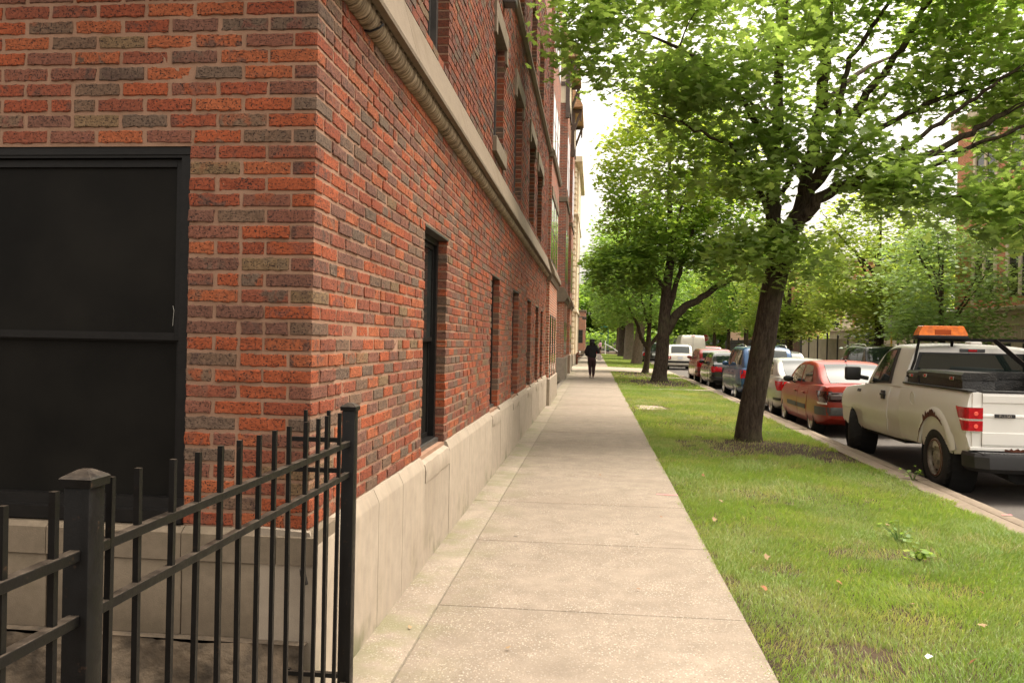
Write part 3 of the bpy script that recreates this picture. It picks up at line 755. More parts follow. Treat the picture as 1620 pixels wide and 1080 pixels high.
for a, b in ((20.05, 20.75), (21.2, 21.9), (22.4, 23.1)):
    wall_recess_window(BLD, a, b, .645, 2.2, fm='blackframe'); wall_recess_window(BLD, a-.1, b+.1, 3.5, 5.05); wall_recess_window(BLD, a-.1, b+.1, 6.2, 7.6)
    wall_recess_window(BLD, a-.1, b+.1, 8.7, 10.1)
mb = MB()
for a in (19.9, 21.05, 22.25): mb.box(XB-.02, XB+.03, a-.02, a+1.0, 5.05, 5.28, bev=.006)
mb.build('bay_hood', M['sillstone'], BLD)
mb = MB(); prof = [(XB-.2, 3.0), (XB+.03, 3.0), (XB+.06, 3.08), (XB+.06, 3.12), (XB+.115, 3.14), (XB+.115, 3.22), (XB+.0, 3.5), (XB-.2, 3.52)]
mb.loft([[(p[0], y, p[1]) for p in prof] for y in (YE-.07, 23.7)]); mb.build('bay_belt', M['belt'], BLD, smooth=20)
mb = MB(); prof = [(XB-.1, 5.95), (XB+.05, 5.95), (XB+.08, 6.02), (XB+.08, 6.08), (XB, 6.16), (XB-.1, 6.17)]
mb.loft([[(p[0], y, p[1]) for p in prof] for y in (YE-.05, 23.65)]); mb.build('bay_string', M['sillstone'], BLD, smooth=20)

# ------------------------------------------------------------------ second brick building with bracketed shingle eaves
B2 = thing('gabled_brick_building', 'dark red brick building with shingled bracketed eaves, second along the sidewalk', 'building', (-5, 33.4, 0))
X1 = -1.28; Y2A = 33.5
M['stucco'] = mat_plain('cream_stucco', (.62, .52, .38), .9, 0, .12, 3, .2, 60)
M['timber'] = mat_plain('brown_timber', (.085, .058, .045), .7, 0, .25, 12)
t = NT('tan_shingles'); v = t.coord(); s = t.n('ShaderNodeSeparateXYZ'); t.l(v, s.inputs[0]); cb = t.n('ShaderNodeCombineXYZ'); t.l(t.math('ADD', s.outputs[0], s.outputs[1]), cb.inputs[0]); t.l(s.outputs[2], cb.inputs[1])
b = t.n('ShaderNodeTexBrick'); t.l(cb.outputs[0], b.inputs['Vector']); b.inputs['Scale'].default_value = 1; b.inputs['Brick Width'].default_value = .3; b.inputs['Row Height'].default_value = .12; b.inputs['Mortar Size'].default_value = .008
b.inputs['Color1'].default_value = (.42, .25, .14, 1); b.inputs['Color2'].default_value = (.55, .36, .21, 1); b.inputs['Mortar'].default_value = (.2, .12, .07, 1); t.pbr(b.outputs[0], .9); M['shingle'] = t.m
def bay2(y0, y1, xf, parent, gable):
    mb = MB(); mb.box(-5, xf, y0, y1, .9, 3.2); mb.build('bay_wall', M['brick_far'], parent)
    mb = MB(); mb.box(-5, xf, y0, y1, 3.4, 11.2); mb.build('bay_wall', M['brick_far_dark'], parent)
    mb = MB(); mb.box(-5, xf+.06, y0-.06, y1+.05, -.1, .9, bev=.02); mb.build('bay_plinth', M['limestone'], parent)
    mb = MB(); pr = [(xf-.3, 3.15), (xf+.03, 3.15), (xf+.07, 3.28), (xf+.14, 3.3), (xf+.14, 3.42), (xf, 3.72), (xf-.3, 3.74)]
    mb.loft([[(p[0], y, p[1]) for p in pr] for y in (y0-.13, y1+.1)]); mb.box(-5, xf+.02, y0-.12, y0-.001, 3.3, 3.55, bev=.02); mb.build('belt_course', M['belt'], parent)
    mb = MB(); mb.box(-5, xf+.05, y0-.05, y1+.05, 7.2, 7.4, bev=.01); mb.build('string_course', M['sillstone'], parent)
    P = lambda u, z, n: (xf+n, u, z)
    L = y1-y0
    for zz in ((1.0, 2.4), (4.0, 6.2), (7.8, 10.2)):
        for k in range(2): wall_recess_window(parent, y0+L*(.14+.45*k), y0+L*(.14+.45*k)+.9, zz[0], zz[1], P)
    if gable:
        mb = MB(); mb.box(-5, xf+.02, y0-.02, y1+.02, 11.2, 13.0); mb.build('stucco_band', M['stucco'], parent)
        mb = MB()
        mb.box(-5, xf+.06, y0-.06, y0+.08, 11.9, 12.05); mb.box(xf-.1, xf+.06, y0-.05, y0+.1, 10.6, 13.0); mb.box(xf-.02, xf+.055, y0, y1, 11.2, 11.35); mb.box(xf-.02, xf+.05, y1-.2, y1, 11.2, 13)
        for yb in (y0-.02, y1-.12):
            mb.tube([(xf+.02, yb+.06, 11.9), (xf+.34, yb+.06, 12.85)], .055, 4, square=True); mb.box(xf, xf+.40, yb, yb+.12, 12.78, 12.92); mb.box(xf+.30, xf+.38, yb, yb+.12, 12.35, 12.8)
        mb.build('eave_bracket', M['timber'], parent)
        mb = MB(); mb.prism([(-5, 12.95), (xf+.44, 12.95), (xf+.44, 13.05), (-2.6, 16.6), (-5, 16.6)], 'y', y0-.35, y1+.35); mb.build('roof', M['shingle'], parent)
bay2(33.5, 37.0, -1.25, B2, True); bay2(40.6, 44.0, -1.23, B2, True)
mb = MB(); mb.box(-5, -1.55, 37.0, 40.6, -.1, 12.9); mb.build('wall', M['brick_far_dark'], B2)
# third: cream brick building
B3 = thing('cream_brick_building', 'cream brick building with quoined corner beyond the alley', 'building', (-5, 53.9, 0))
M['brick_cream'] = mat_brick_tex('brick_cream', (.62, .48, .30), (.42, .31, .19), (.40, .31, .22), ms=.02, w=.3, h=.1)
mb = MB(); mb.box(-6, -1.42, 54, 66, .7, 13.2); mb.build('wall', M['brick_cream'], B3)
mb = MB()
z = .75
while z < 12.8:
    mb.box(-2, -1.36, 53.95, 54.7, z, z+.24, bev=.02); z += .36
mb.build('quoin', M['stucco'], B3)
mb = MB(); mb.box(-6, -1.36, 53.9, 66, -.1, .7, bev=.02); mb.build('plinth', M['limestone'], B3)
mb = MB()
for y in (56.2, 59.2, 62.2): mb.box(-2, -1.25, y, y+1.4, .7, 13.2, bev=.03)
mb.build('pilaster', M['stucco'], B3)
mb = MB(); mb.box(-6, -1.18, 53.8, 66.2, 3.5, 3.75, bev=.03); mb.box(-6, -1.0, 53.7, 66.3, 13.2, 13.6, bev=.05); mb.box(-6, -1.2, 53.8, 66, 9.8, 9.95, bev=.02); mb.build('cornice', M['stucco'], B3)
P3 = lambda u, z, n: (-1.42+n, u, z)
for y in (54.9, 57.9, 60.9, 63.9):
    for zz in ((1.2, 2.9), (4.4, 6.4), (7.2, 9.2), (10.4, 12.4)): wall_recess_window(B3, y, y+1.0, *zz, P3)
mb = MB(); mb.tube([(-1.2, 58.4, 3.3), (-.75, 58.4, 3.3)], .03, 6); mb.box(-.9, -.6, 58.3, 58.5, 3.12, 3.32, bev=.03); mb.build('wall_lamp', M['greyframe'], B3)
# fourth: small far red building by the corner
B4 = thing('corner_brick_building', 'small red brick building at the far corner behind the walking woman', 'building', (-4, 112, 0))
mb = MB(); mb.box(-9, -1.3, 112, 124, 0, 5.6); mb.build('wall', M['brick_far'], B4)
mb = MB(); mb.box(-9, -1.2, 111.9, 124, 5.6, 5.9, bev=.03); mb.box(-9, -1.2, 111.9, 124, -.1, .4, bev=.03); mb.build('cornice', M['belt'], B4)
P4 = lambda u, z, n: (-1.3+n, u, z)
for y in (113, 117, 121): wall_recess_window(B4, y, y+1.6, 1.4, 3.2, P4)
P4f = lambda u, z, n: (-u, 112-n, z)
wall_recess_window(B4, 1.6, 3.0, 1.4, 3.2, P4f)
# standpipe cluster low on the cream building
sp = thing('standpipe', 'brown standpipe fitting low against the cream brick building', 'standpipe', (-1.2, 57.2, 0))
mb = MB(); mb.tube([(-1.2, 57.2, 0), (-1.2, 57.2, .75), (-1.0, 57.2, .8)], .07, 8); mb.tube([(-1.2, 57.05, .55), (-1.0, 57.0, .55)], .06, 8); mb.build('pipe', M['rust'], sp, smooth=40)
mb = MB(); mb.lathe([(0, .0), (0, .11), (.08, .11), (.08, 0)], (-1.03, 57.2, .8), 'x', 10); mb.build('outlet', M['chrome'], sp, smooth=40)

# ------------------------------------------------------------------ black iron fence
FEN = thing('iron_fence', 'black iron picket fence in front of the brick wall and dark window', 'fence', (-.97, 2.0, 0))
XF = -.97
def post(x, y, w, h, cap_w):
    mb = MB(); mb.box(x-w/2, x+w/2, y-w/2, y+w/2, -.1, h-.02, bev=.003); p = mb.build('post', M['iron'], FEN, smooth=30)
    c = MB(); c.loft([[(x+sx*a, y+sy*a, z) for sx, sy in ((-1, -1), (1, -1), (1, 1), (-1, 1))] for a, z in ((cap_w/2, h-.022), (cap_w/2+.001, h-.006), (cap_w/2-.003, h-.002), (cap_w*.16, h+.009), (cap_w*.14, h+.0095))]); c.build('cap', M['iron'], p)
YP = [-2.0, 1.50, 3.235]
post(XF, YP[0], .052, 1.268, .063); post(XF, YP[1], .052, 1.268, .063); post(XF, YP[2], .051, 1.27, .062)
for a, b in ((YP[0], YP[1]), (YP[1], YP[2])):
    for z in (1.118, .995, .16):
        mb = MB(); mb.box(XF-.0115, XF+.0115, a+.026, b-.0255, z-.011, z+.010, bev=.002); mb.build('rail', M['iron'], FEN)
PKY = [1.574, 1.695, 1.826, 1.951, 2.079, 2.204, 2.33, 2.455, 2.582, 2.717, 2.839, 2.957, 3.077, 1.413, 1.279, 1.15, 1.02, .89, .76, .63, .5, .37, .24, .11]
for y in PKY:
    j = random.uniform(-.003, .003); l = random.uniform(-.004, .004)
    mb = MB(); mb.tube([(XF+j, y, .1), (XF+j+l, y+l, 1.250)], .0064, 4, square=True); mb.build('picket', M['iron'], FEN)
# short return panel to the building corner
for z in (1.128, 1.006, .185):
    mb = MB(); mb.box(-1.205, XF-.031, 3.222, 3.244, z-.009, z+.009); mb.build('rail', M['iron'], FEN)
for x in (-1.153, -1.058):
    mb = MB(); mb.tube([(x, 3.233, .1), (x, 3.233, 1.245)], .0064, 4, square=True); mb.build('picket', M['iron'], FEN)
mb = MB(); mb.tube([(-1.205, 3.23, .19), (-1.205, 3.29, .19), (-1.20, 3.31, .215)], .011, 6); mb.tube([(-1.16, 3.25, .60), (-1.165, 3.27, .57), (-1.15, 3.262, .53)], .012, 6); mb.build('bracket', M['iron'], FEN, smooth=40)
mb = MB(); mb.box(-9, -1.17, -8, YF+.3, -.3, -.03); struct(mb, 'planting_bed', M['soil'])
# ------------------------------------------------------------------ vehicles
def hermite(pts):
    xs = np.array([p[0] for p in pts], float); ys = np.array([p[1] for p in pts], float)
    d = np.diff(ys)/np.diff(xs); m = np.zeros(len(xs)); m[0] = d[0]; m[-1] = d[-1]
    for i in range(1, len(xs)-1): m[i] = 0 if d[i-1]*d[i] <= 0 else 2*d[i-1]*d[i]/(d[i-1]+d[i])
    def f(x):
        x = min(max(x, xs[0]), xs[-1]); i = min(max(int(np.searchsorted(xs, x))-1, 0), len(xs)-2)
        h = xs[i+1]-xs[i]; t = (x-xs[i])/h
        return float((2*t**3-3*t*t+1)*ys[i]+(t**3-2*t*t+t)*h*m[i]+(-2*t**3+3*t*t)*ys[i+1]+(t**3-t*t)*h*m[i+1])
    return f
class Shell:
    """lower body by stations along y (0 = rear), half sections mirrored"""
    def __init__(s, top, bot, hw, crown=.025, y0=0, y1=4.5): s.top = hermite(top); s.bot = hermite(bot); s.hw = hermite(hw); s.cr = crown; s.y0 = y0; s.y1 = y1
    def half(s, y):
        zt, zb, w = s.top(y), s.bot(y), s.hw(y); h = zt-zb
        return [(0, zb), (.80*w, zb), (.93*w, zb+.025), (.972*w, zb+.09), (.992*w, zb+.34*h), (w, zb+.56*h), (.992*w, zb+.74*h), (.972*w, zb+.87*h), (.935*w, zt-.018), (.87*w, zt), (.45*w, zt+s.cr*.7), (0, zt+s.cr)]
    def sx(s, y, z):
        h = s.half(y); zz = [p[1] for p in h[2:len(h)-3]]; xx = [p[0] for p in h[2:len(h)-3]]
        return float(np.interp(z, zz, xx))
    def rings(s, ys):
        out = []
        for y in ys:
            h = s.half(y); r = [(x, y, z) for x, z in h]+[(-x, y, z) for x, z in h[-2:0:-1]]
            out.append(r)
        return out
    def side_patch(s, mb, side, ya, yb, za, zb, off=.005, nu=8, nv=4, edge=None):
        """patch with folded rim; ya,yb may be (bottom, top) pairs"""
        ya = ya if hasattr(ya, '__len__') else (ya, ya); yb = yb if hasattr(yb, '__len__') else (yb, yb)
        za = za if hasattr(za, '__len__') else (za, za); zb = zb if hasattr(zb, '__len__') else (zb, zb)
        V = []; 
        for i in range(nu+1):
            for k in range(nv+1):
                u, v = i/nu, k/nv
                y = (ya[0]*(1-v)+ya[1]*v)*(1-u)+(yb[0]*(1-v)+yb[1]*v)*u
                z = (za[0]*(1-u)+za[1]*u)*(1-v)+(zb[0]*(1-u)+zb[1]*u)*v
                V.append((side*(s.sx(y, z)+off), y, z))
        n0 = len(V); F = [(i*(nv+1)+k, (i+1)*(nv+1)+k, (i+1)*(nv+1)+k+1, i*(nv+1)+k+1) for i in range(nu) for k in range(nv)]
        rim = [i*(nv+1) for i in range(nu+1)]+[nu*(nv+1)+k for k in range(1, nv+1)]+[i*(nv+1)+nv for i in range(nu-1, -1, -1)]+[k for k in range(nv-1, 0, -1)]
        for r in rim: x, y, z = V[r]; V.append((x-side*(abs(off)+.012), y, z))
        m = len(rim); F += [(rim[j], rim[(j+1) % m], n0+(j+1) % m, n0+j) for j in range(m)]
        mb.add(V, F)
class House:
    """greenhouse over the belt line"""
    def __init__(s, belt, roof, hb, hr, y0, y1, H): s.belt = belt; s.roof = hermite(roof); s.hb = hermite(hb); s.hr = hermite(hr); s.y0 = y0; s.y1 = y1; s.H = H
    def wx(s, y, z):
        zb = s.belt(y); t = min(max((z-zb)/max(s.H-zb, .05), 0), 1)
        return s.hb(y)*(1-t)+s.hr(y)*t+.012*math.sin(PI*t)
    def half(s, y):
        zb = s.belt(y)-.02; zr = max(s.roof(y), zb+.03); h = zr-zb
        pts = [(0, zb), (s.wx(y, zb), zb)]
        for t in (.35, .68, .86): pts.append((s.wx(y, zb+t*h), zb+t*h))
        w = s.wx(y, zb+.9*h)
        pts += [(w*.985, zb+.93*h), (w*.93, zb+.985*h), (w*.8, zr), (w*.4, zr+.018), (0, zr+.024)]
        return pts
    def rings(s, ys):
        out = []
        for y in ys: h = s.half(y); out.append([(x, y, z) for x, z in h]+[(-x, y, z) for x, z in h[-2:0:-1]])
        return out
    def side_glass(s, mb, side, ya, yb, v0=.13, v1=.84, off=.005, nu=8, nv=4):
        ya = ya if hasattr(ya, '__len__') else (ya, ya); yb = yb if hasattr(yb, '__len__') else (yb, yb); V = []
        for i in range(nu+1):
            for k in range(nv+1):
                u, v = i/nu, k/nv; y = (ya[0]*(1-v)+ya[1]*v)*(1-u)+(yb[0]*(1-v)+yb[1]*v)*u
                zb = s.belt(y); zr = s.roof(y); z = zb+(v0+(v1-v0)*v)*(zr-zb); V.append((side*(s.wx(y, z)+off), y, z))
        mb.add(V, [(i*(nv+1)+k, (i+1)*(nv+1)+k, (i+1)*(nv+1)+k+1, i*(nv+1)+k+1) for i in range(nu) for k in range(nv)])
    def top_glass(s, mb, ya, yb, fr=.80, off=.008, n=8, nx=8, sgn=-1):
        V = []
        for i in range(n+1):
            y = ya+(yb-ya)*i/n; h = s.half(y); z = s.roof(y); w = h[5][0]*fr
            d = (s.roof(y+.02)-s.roof(y-.02))/.04; L = math.hypot(1, d); ny, nz = -d/L, 1/L
            for k in range(nx+1):
                u = -1+2*k/nx; cz = .018*(1-u*u)+.004
                V.append((w*u, y+ny*off, z+cz+nz*off))
        mb.add(V, [(i*(nx+1)+k, (i+1)*(nx+1)+k, (i+1)*(nx+1)+k+1, i*(nx+1)+k+1) for i in range(n) for k in range(nx)])
def ystat(y0, y1, n=30):
    e = [0, .012, .03, .06, .11, .18]; m = [y0+x for x in e]+list(np.linspace(y0+.3, y1-.3, n))+[y1-x for x in e[::-1]]
    return m
def make_wheel(parent, x, y, r, w, side, rim='alloy', spokes=6, steer=0., steel=False, rimr=.66):
    mb = MB(); s = side
    prof = [(-.5*w, r*.62), (-.5*w, r*.88), (-.42*w, r*.965), (-.3*w, r*.995), (0, r), (.3*w, r*.995), (.42*w, r*.965), (.5*w, r*.88), (.48*w, r*.70), (.40*w, r*rimr), (-.2*w, r*rimr*.98)]
    mb.lathe([(s*a, q) for a, q in prof], (0, 0, 0), 'x', 36, closed=False)
    for k in range(28):
        a = 2*PI*k/28
        for sx_ in (-.28, .0, .28): mb.tube([(s*sx_*w, r*1.002*math.cos(a+sx_*.3), r*1.002*math.sin(a+sx_*.3)), (s*(sx_+.16)*w, r*1.002*math.cos(a+.07+sx_*.3), r*1.002*math.sin(a+.07+sx_*.3))], .005, 4)
    o = mb.build('wheel', M['rubber'], parent, smooth=40, rel=True); o.location = (x, y, r); o.rotation_euler = (0, 0, steer)
    rb = MB(); R0 = r*rimr
    rb.lathe([(s*.46*w, R0*1.02), (s*.47*w, R0*.98), (s*.40*w, R0*.90), (s*.28*w, R0*.88), (s*.1*w, R0*.86)], (0, 0, 0), 'x', 32)
    if steel:
        rb.lathe([(s*.14*w, R0*.90), (s*.30*w, R0*.74), (s*.36*w, R0*.52), (s*.34*w, R0*.40), (s*.42*w, R0*.33), (s*.43*w, R0*.1), (s*.43*w, 0)], (0, 0, 0), 'x', 32)
    else:
        for k in range(spokes):
            a = 2*PI*k/spokes
            P = lambda rad, off, ax: (s*ax*w, rad*math.cos(a)-off*math.sin(a), rad*math.sin(a)+off*math.cos(a))
            wd = R0*.15
            vs = [P(R0*.12, -wd*.8, .36), P(R0*.12, wd*.8, .36), P(R0*.92, wd*1.25, .42), P(R0*.92, -wd*1.25, .42)]
            vb = [P(R0*.12, -wd*.8, .2), P(R0*.12, wd*.8, .2), P(R0*.92, wd*1.25, .28), P(R0*.92, -wd*1.25, .28)]
            rb.add(vs+vb, [(0, 1, 2, 3), (0, 4, 5, 1), (1, 5, 6, 2), (2, 6, 7, 3), (3, 7, 4, 0)])
        rb.lathe([(s*.2*w, R0*.24), (s*.40*w, R0*.22), (s*.43*w, R0*.13), (s*.43*w, 0)], (0, 0, 0), 'x', 18)
    rb.build('rim', M[rim], o, smooth=35, rel=True)
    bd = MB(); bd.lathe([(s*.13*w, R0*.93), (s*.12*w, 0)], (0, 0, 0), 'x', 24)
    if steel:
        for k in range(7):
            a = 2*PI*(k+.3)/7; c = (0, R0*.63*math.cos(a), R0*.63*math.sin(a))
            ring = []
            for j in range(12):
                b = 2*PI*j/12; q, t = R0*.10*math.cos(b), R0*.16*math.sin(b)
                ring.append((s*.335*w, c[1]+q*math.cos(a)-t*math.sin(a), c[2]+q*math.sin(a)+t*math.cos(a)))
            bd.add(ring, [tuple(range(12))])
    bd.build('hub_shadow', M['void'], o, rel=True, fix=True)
    return o
def arch_cutters(W, pts, r, depth=.26):
    out = []
    for y, z in pts:
        for s in (1, -1):
            mb = MB(); prof = []
            x0, x1 = (W/2-depth, W/2+.3) if s > 0 else (-W/2-.3, -W/2+depth)
            mb.loft([[(x, y+r*math.cos(2*PI*k/28), z+r*math.sin(2*PI*k/28)) for k in range(28)] for x in (x0, x1)])
            out.append(mb.build('cutter', M['void'], None))
    return out
def arch_liner(parent, W, pts, r, depth=.25):
    for y, z in pts:
        for s in (1, -1):
            mb = MB()
            xs = (W/2-depth, W/2-.035) if s > 0 else (-W/2+.035, -W/2+depth)
            rr = [[(x, y+r*math.cos(2*PI*k/28), z+r*math.sin(2*PI*k/28)) for k in range(28)] for x in xs]
            mb.loft(rr, cap=False); mb.add(rr[0 if s > 0 else 1], [tuple(range(28))])
            mb.build('wheel_arch_liner', M['void'], parent, rel=True)
def make_car(name, label, cat, loc, rz, paint, L, W, H, wb, ro, belt, roof, top, rw=.31, glass=None, rounding=.80, tail='wrap', plate=True, clear=.19, rack=False, trim=None, rear_glass=None, group='cars parked along the kerb', hr=.74, doors=True, lens='redlens', side_rng=None, wind=None, rim='alloy', detail=True, mirror=None):
    t = thing(name, label, cat, loc, rz, group)
    rear, front = rounding, .72
    sh = Shell(top, [(0, clear+.17), (.25, clear+.05), (.8, clear), (L-.9, clear), (L-.25, clear+.03), (L, clear+.12)],
               [(0, W/2*rear), (.03, W/2*(rear+.07)), (.12, W/2*.93), (.35, W/2*.985), (.8, W/2), (L-1.2, W/2), (L-.5, W/2*.96), (L-.15, W/2*.84), (L, W/2*front)], y1=L)
    mb = MB(); mb.loft(sh.rings(ystat(0, L, 34))); body = mb.build('body', paint, t, smooth=32, rel=True)
    ya, yb = ro, ro+wb; ap = [(ya, rw+.015), (yb, rw+.015)]
    cut(body, arch_cutters(W, ap, rw+.055)); arch_liner(t, W, ap, rw+.052)
    hs = House(sh.top, roof, [(roof[0][0], W/2*.80), (roof[0][0]+.4, W/2*.88), (L*.5, W/2*.915), (roof[-1][0]-.3, W/2*.89), (roof[-1][0], W/2*.83)], [(0, W/2*hr*.97), (L*.5, W/2*hr), (L, W/2*hr*.96)], roof[0][0], roof[-1][0], H)
    mb = MB(); mb.loft(hs.rings(list(np.linspace(roof[0][0]+.002, roof[-1][0]-.002, 40)))); mb.build('cabin', paint, t, smooth=38, rel=True)
    for s in (1, -1):
        for a in (side_rng or []):
            g = MB(); hs.side_glass(g, s, a[0], a[1]); g.build('side_window', M['carglass'], t, smooth=30, rel=True)
    if rear_glass: g = MB(); hs.top_glass(g, *rear_glass); g.build('rear_window', M[glass or 'carglass'], t, smooth=40, rel=True, fix=False)
    if wind: g = MB(); hs.top_glass(g, *wind); g.build('windscreen', M['carglass'], t, smooth=40, rel=True, fix=False)
    # belt trim line, doors, handles
    ysd = side_rng[0][0][0]-.02 if side_rng else 1.2
    for s in (-1, 1):
        if doors:
            yB = side_rng[-1][0][0]-.03; yF2 = yb-rw-.16; yR = ya+rw*.75
            for a, b2 in (((yR+.12, yR), yB), (yB+.02, yF2)):
                zt = min(sh.top(yB), sh.top((a[0] if hasattr(a, '__len__') else a)+.05))-.03
                mb = MB(); sh.side_patch(mb, s, a, b2, clear+.13, zt, off=.006, nu=10, nv=6); d = mb.build('door', paint, t, smooth=30, rel=True)
                hb = MB(); yh = (a[0] if hasattr(a, '__len__') else a)+.10; zh = zt-.11; hb.box(min(s*(sh.sx(yh, zh)+.005), s*(sh.sx(yh, zh)+.04)), max(s*(sh.sx(yh, zh)+.005), s*(sh.sx(yh, zh)+.04)), yh, yh+.19, zh-.018, zh+.018, bev=.012); hb.build('handle', paint, d, smooth=30, rel=True)
                if trim:
                    tb = MB(); sh.side_patch(tb, s, (a[0] if hasattr(a, '__len__') else a)+.03, (b2 if not hasattr(b2, '__len__') else b2[0])-.03, .47, .56, off=.018, nu=8, nv=2); tb.build('side_trim', M[trim], d, rel=True, smooth=30)
        ym = wind[0]-.02 if wind else roof[-1][0]-.8; zm = sh.top(ym)+.09; xm = W/2*.9
        mb = MB(); mb.tube([(s*xm, ym-.05, zm-.06), (s*(xm+.10), ym-.06, zm-.01)], .022, 6); c0 = (s*(xm+.15), ym-.06, zm+.02)
        bm = bmesh.new(); bmesh.ops.create_uvsphere(bm, u_segments=14, v_segments=8, radius=1)
        for v in bm.verts: v.co = Vector((c0[0]+v.co.x*.115, c0[1]+v.co.y*(.075 if v.co.y > 0 else .03), c0[2]+v.co.z*.075))
        mb.bm(bm); mb.build('mirror', M[mirror] if mirror else paint, t, smooth=40, rel=True)
    # rear face
    zt = sh.top(.03)
    if tail == 'wrap':
        for s in (-1, 1):
            mb = MB(); sh.side_patch(mb, s, (.015, .0), (.20, .42), zt-.27, zt-.045, off=.012, nu=8, nv=5)
            x0 = sh.sx(.012, zt-.15); xx = sorted((s*x0*.62, s*(x0+.01)))
            mb.box(xx[0], xx[1], -.014, .03, zt-.25, zt-.06, bev=.012); mb.build('taillight', M[lens], t, smooth=30, rel=True)
            if lens == 'darklens':
                mb = MB(); sh.side_patch(mb, s, (.02, .02), (.24, .30), zt-.30, zt-.262, off=.014, nu=5, nv=1); mb.build('reverse_light', M['clearlens'], t, smooth=30, rel=True)
    elif tail == 'tall':
        for s in (-1, 1):
            mb = MB(); sh.side_patch(mb, s, .006, (.12, .20), zt-.30, zt-.04, off=.012, nu=5, nv=5); x0 = sh.sx(.012, zt-.1); xx = sorted((s*x0*.80, s*(x0+.01)))
            mb.box(xx[0], xx[1], -.014, .03, zt-.29, zt-.05, bev=.012); mb.build('taillight', M[lens], t, smooth=30, rel=True)
    elif tail == 'square':
        for s in (-1, 1):
            x0 = sh.sx(.012, zt-.2); xx = sorted((s*x0*.70, s*x0*.99)); mb = MB(); mb.box(xx[0], xx[1], -.03, .03, zt-.31, zt-.08, bev=.025); tl = mb.build('taillight', M['darklens'], t, smooth=30, rel=True)
            mb = MB(); cx = (xx[0]+xx[1])/2; mb.box(cx-.085, cx+.085, -.036, .0, zt-.28, zt-.11, bev=.02); mb.build('lamp', M['redlens'], tl, smooth=30, rel=True)
            mb = MB(); mb.box(cx-.04, cx+.04, -.040, .0, zt-.235, zt-.155, bev=.01); mb.build('reverse_lamp', M['clearlens'], tl, smooth=30, rel=True)
    # bumper strip
    mb = MB(); zb = clear+.24
    for s in (-1, 1): sh.side_patch(mb, s, .0, ya-rw-.10, zb, zb+(.16 if trim or tail == 'square' else .06), off=.016, nu=8, nv=2)
    x0 = sh.sx(.0, zb+.05); mb.box(-x0, x0, -.02, .03, zb, zb+(.16 if trim or tail == 'square' else .06), bev=.01); mb.build('bumper_strip', M['greyplastic' if trim else 'blackplastic'], t, smooth=30, rel=True)
    if plate:
        zp = zt-.2 if tail != 'wrap' else zt-.22
        mb = MB(); mb.box(-.155, .155, -.022, .01, zp-.08, zp+.08, bev=.006); mb.build('number_plate', M['plate'], t, rel=True)
        mb = MB(); mb.box(-.2, .2, -.02, .01, zp+.085, zp+.115, bev=.008); mb.build('boot_handle', M['chrome' if detail else 'blackplastic'], t, rel=True)
    for y in (ya, yb):
        for s in (-1, 1): make_wheel(t, s*(W/2-.115), y, rw, .2, s, rim=rim)
    if rack:
        for s in (-1, 1):
            y0_, y1_ = rack; w_ = W/2*hr*.86; mb = MB(); zr = [hs.roof(y) for y in (y0_, (y0_+y1_)/2, y1_)]
            mb.tube([(s*w_, y0_, zr[0]-.0), (s*w_, y0_+.12, zr[0]+.07), (s*w_, (y0_+y1_)/2, zr[1]+.075), (s*w_, y1_-.12, zr[2]+.065), (s*w_, y1_, zr[2]-.0)], .02, 6); mb.build('roof_rail', M['chrome' if rack[0] < .6 else 'blackplastic'], t, smooth=40, rel=True)
    return t, sh, hs
# sedans ------------------------------------------------------------
def sedan(label, x, y, rz, paint, L=4.25, H=1.46, **k):
    s = L/4.25
    top = [(0, .88), (.06, .985), (.20, 1.01), (.8*s, 1.00), (1.6*s, .955), (2.6*s, .93), (3.2*s, .93), (3.75*s, .82), (4.1*s, .70), (4.25*s, .58)]
    roof = [(.42*s, 1.00), (.62*s, 1.12), (1.02*s, 1.36), (1.35*s, H-.03), (1.8*s, H), (2.3*s, H-.02), (2.65*s, H-.10), (3.15*s, 1.09), (3.42*s, .90)]
    return make_car(k.pop('name', 'sedan'), label, 'car', (x, y, ROAD), rz, paint, L, 1.70, H, 2.5*s, .86*s, None, roof, top, rw=.295,
        side_rng=[((1.02*s, 1.30*s), (1.90*s, 1.92*s)), ((1.98*s, 2.0*s), (3.12*s, 2.62*s))], rear_glass=(.47*s, 1.12*s), wind=(2.62*s, 3.3*s), **k)
def suv(label, x, y, rz, paint, L=4.45, W=1.80, H=1.74, **k):
    s = L/4.45; rbase = k.pop('rbase', .06)
    top = [(0, .92), (.04, 1.04), (.15, 1.06), (1.4*s, 1.05), (2.8*s, 1.02), (3.3*s, 1.0), (3.9*s, .93), (4.3*s, .82), (4.45*s, .66)]
    roof = [(rbase, 1.06), (rbase+.10, 1.30), (rbase+.26, H-.10), (rbase+.45, H-.03), (1.4*s, H), (2.2*s, H-.01), (2.65*s, H-.10), (3.1*s, 1.26), (3.4*s, 1.02)]
    return make_car(k.pop('name', 'suv'), label, 'car', (x, y, ROAD), rz, paint, L, W, H, 2.62*s, .88*s, None, roof, top, rw=k.pop('rw', .345), rounding=k.pop('rounding', .86), hr=.80,
        side_rng=[((.32*s, .45*s), (.98*s, .98*s)), ((1.06*s, 1.06*s), (1.92*s, 1.92*s)), ((2.0*s, 2.0*s), (3.05*s, 2.62*s))], rear_glass=(rbase+.03, rbase+.27), wind=(2.62*s, 3.25*s), tail=k.pop('tail', 'tall'), clear=.24, **k)
PR = mat_paint('red_paint', (.25, .013, .003), .32, dirt=.04, coat=.2); PSil = mat_paint('silver_paint', (.36, .345, .325), .35, .4, dirt=.1); PBl = mat_paint('blue_paint', (.016, .065, .16), .3, .3, dirt=.15)
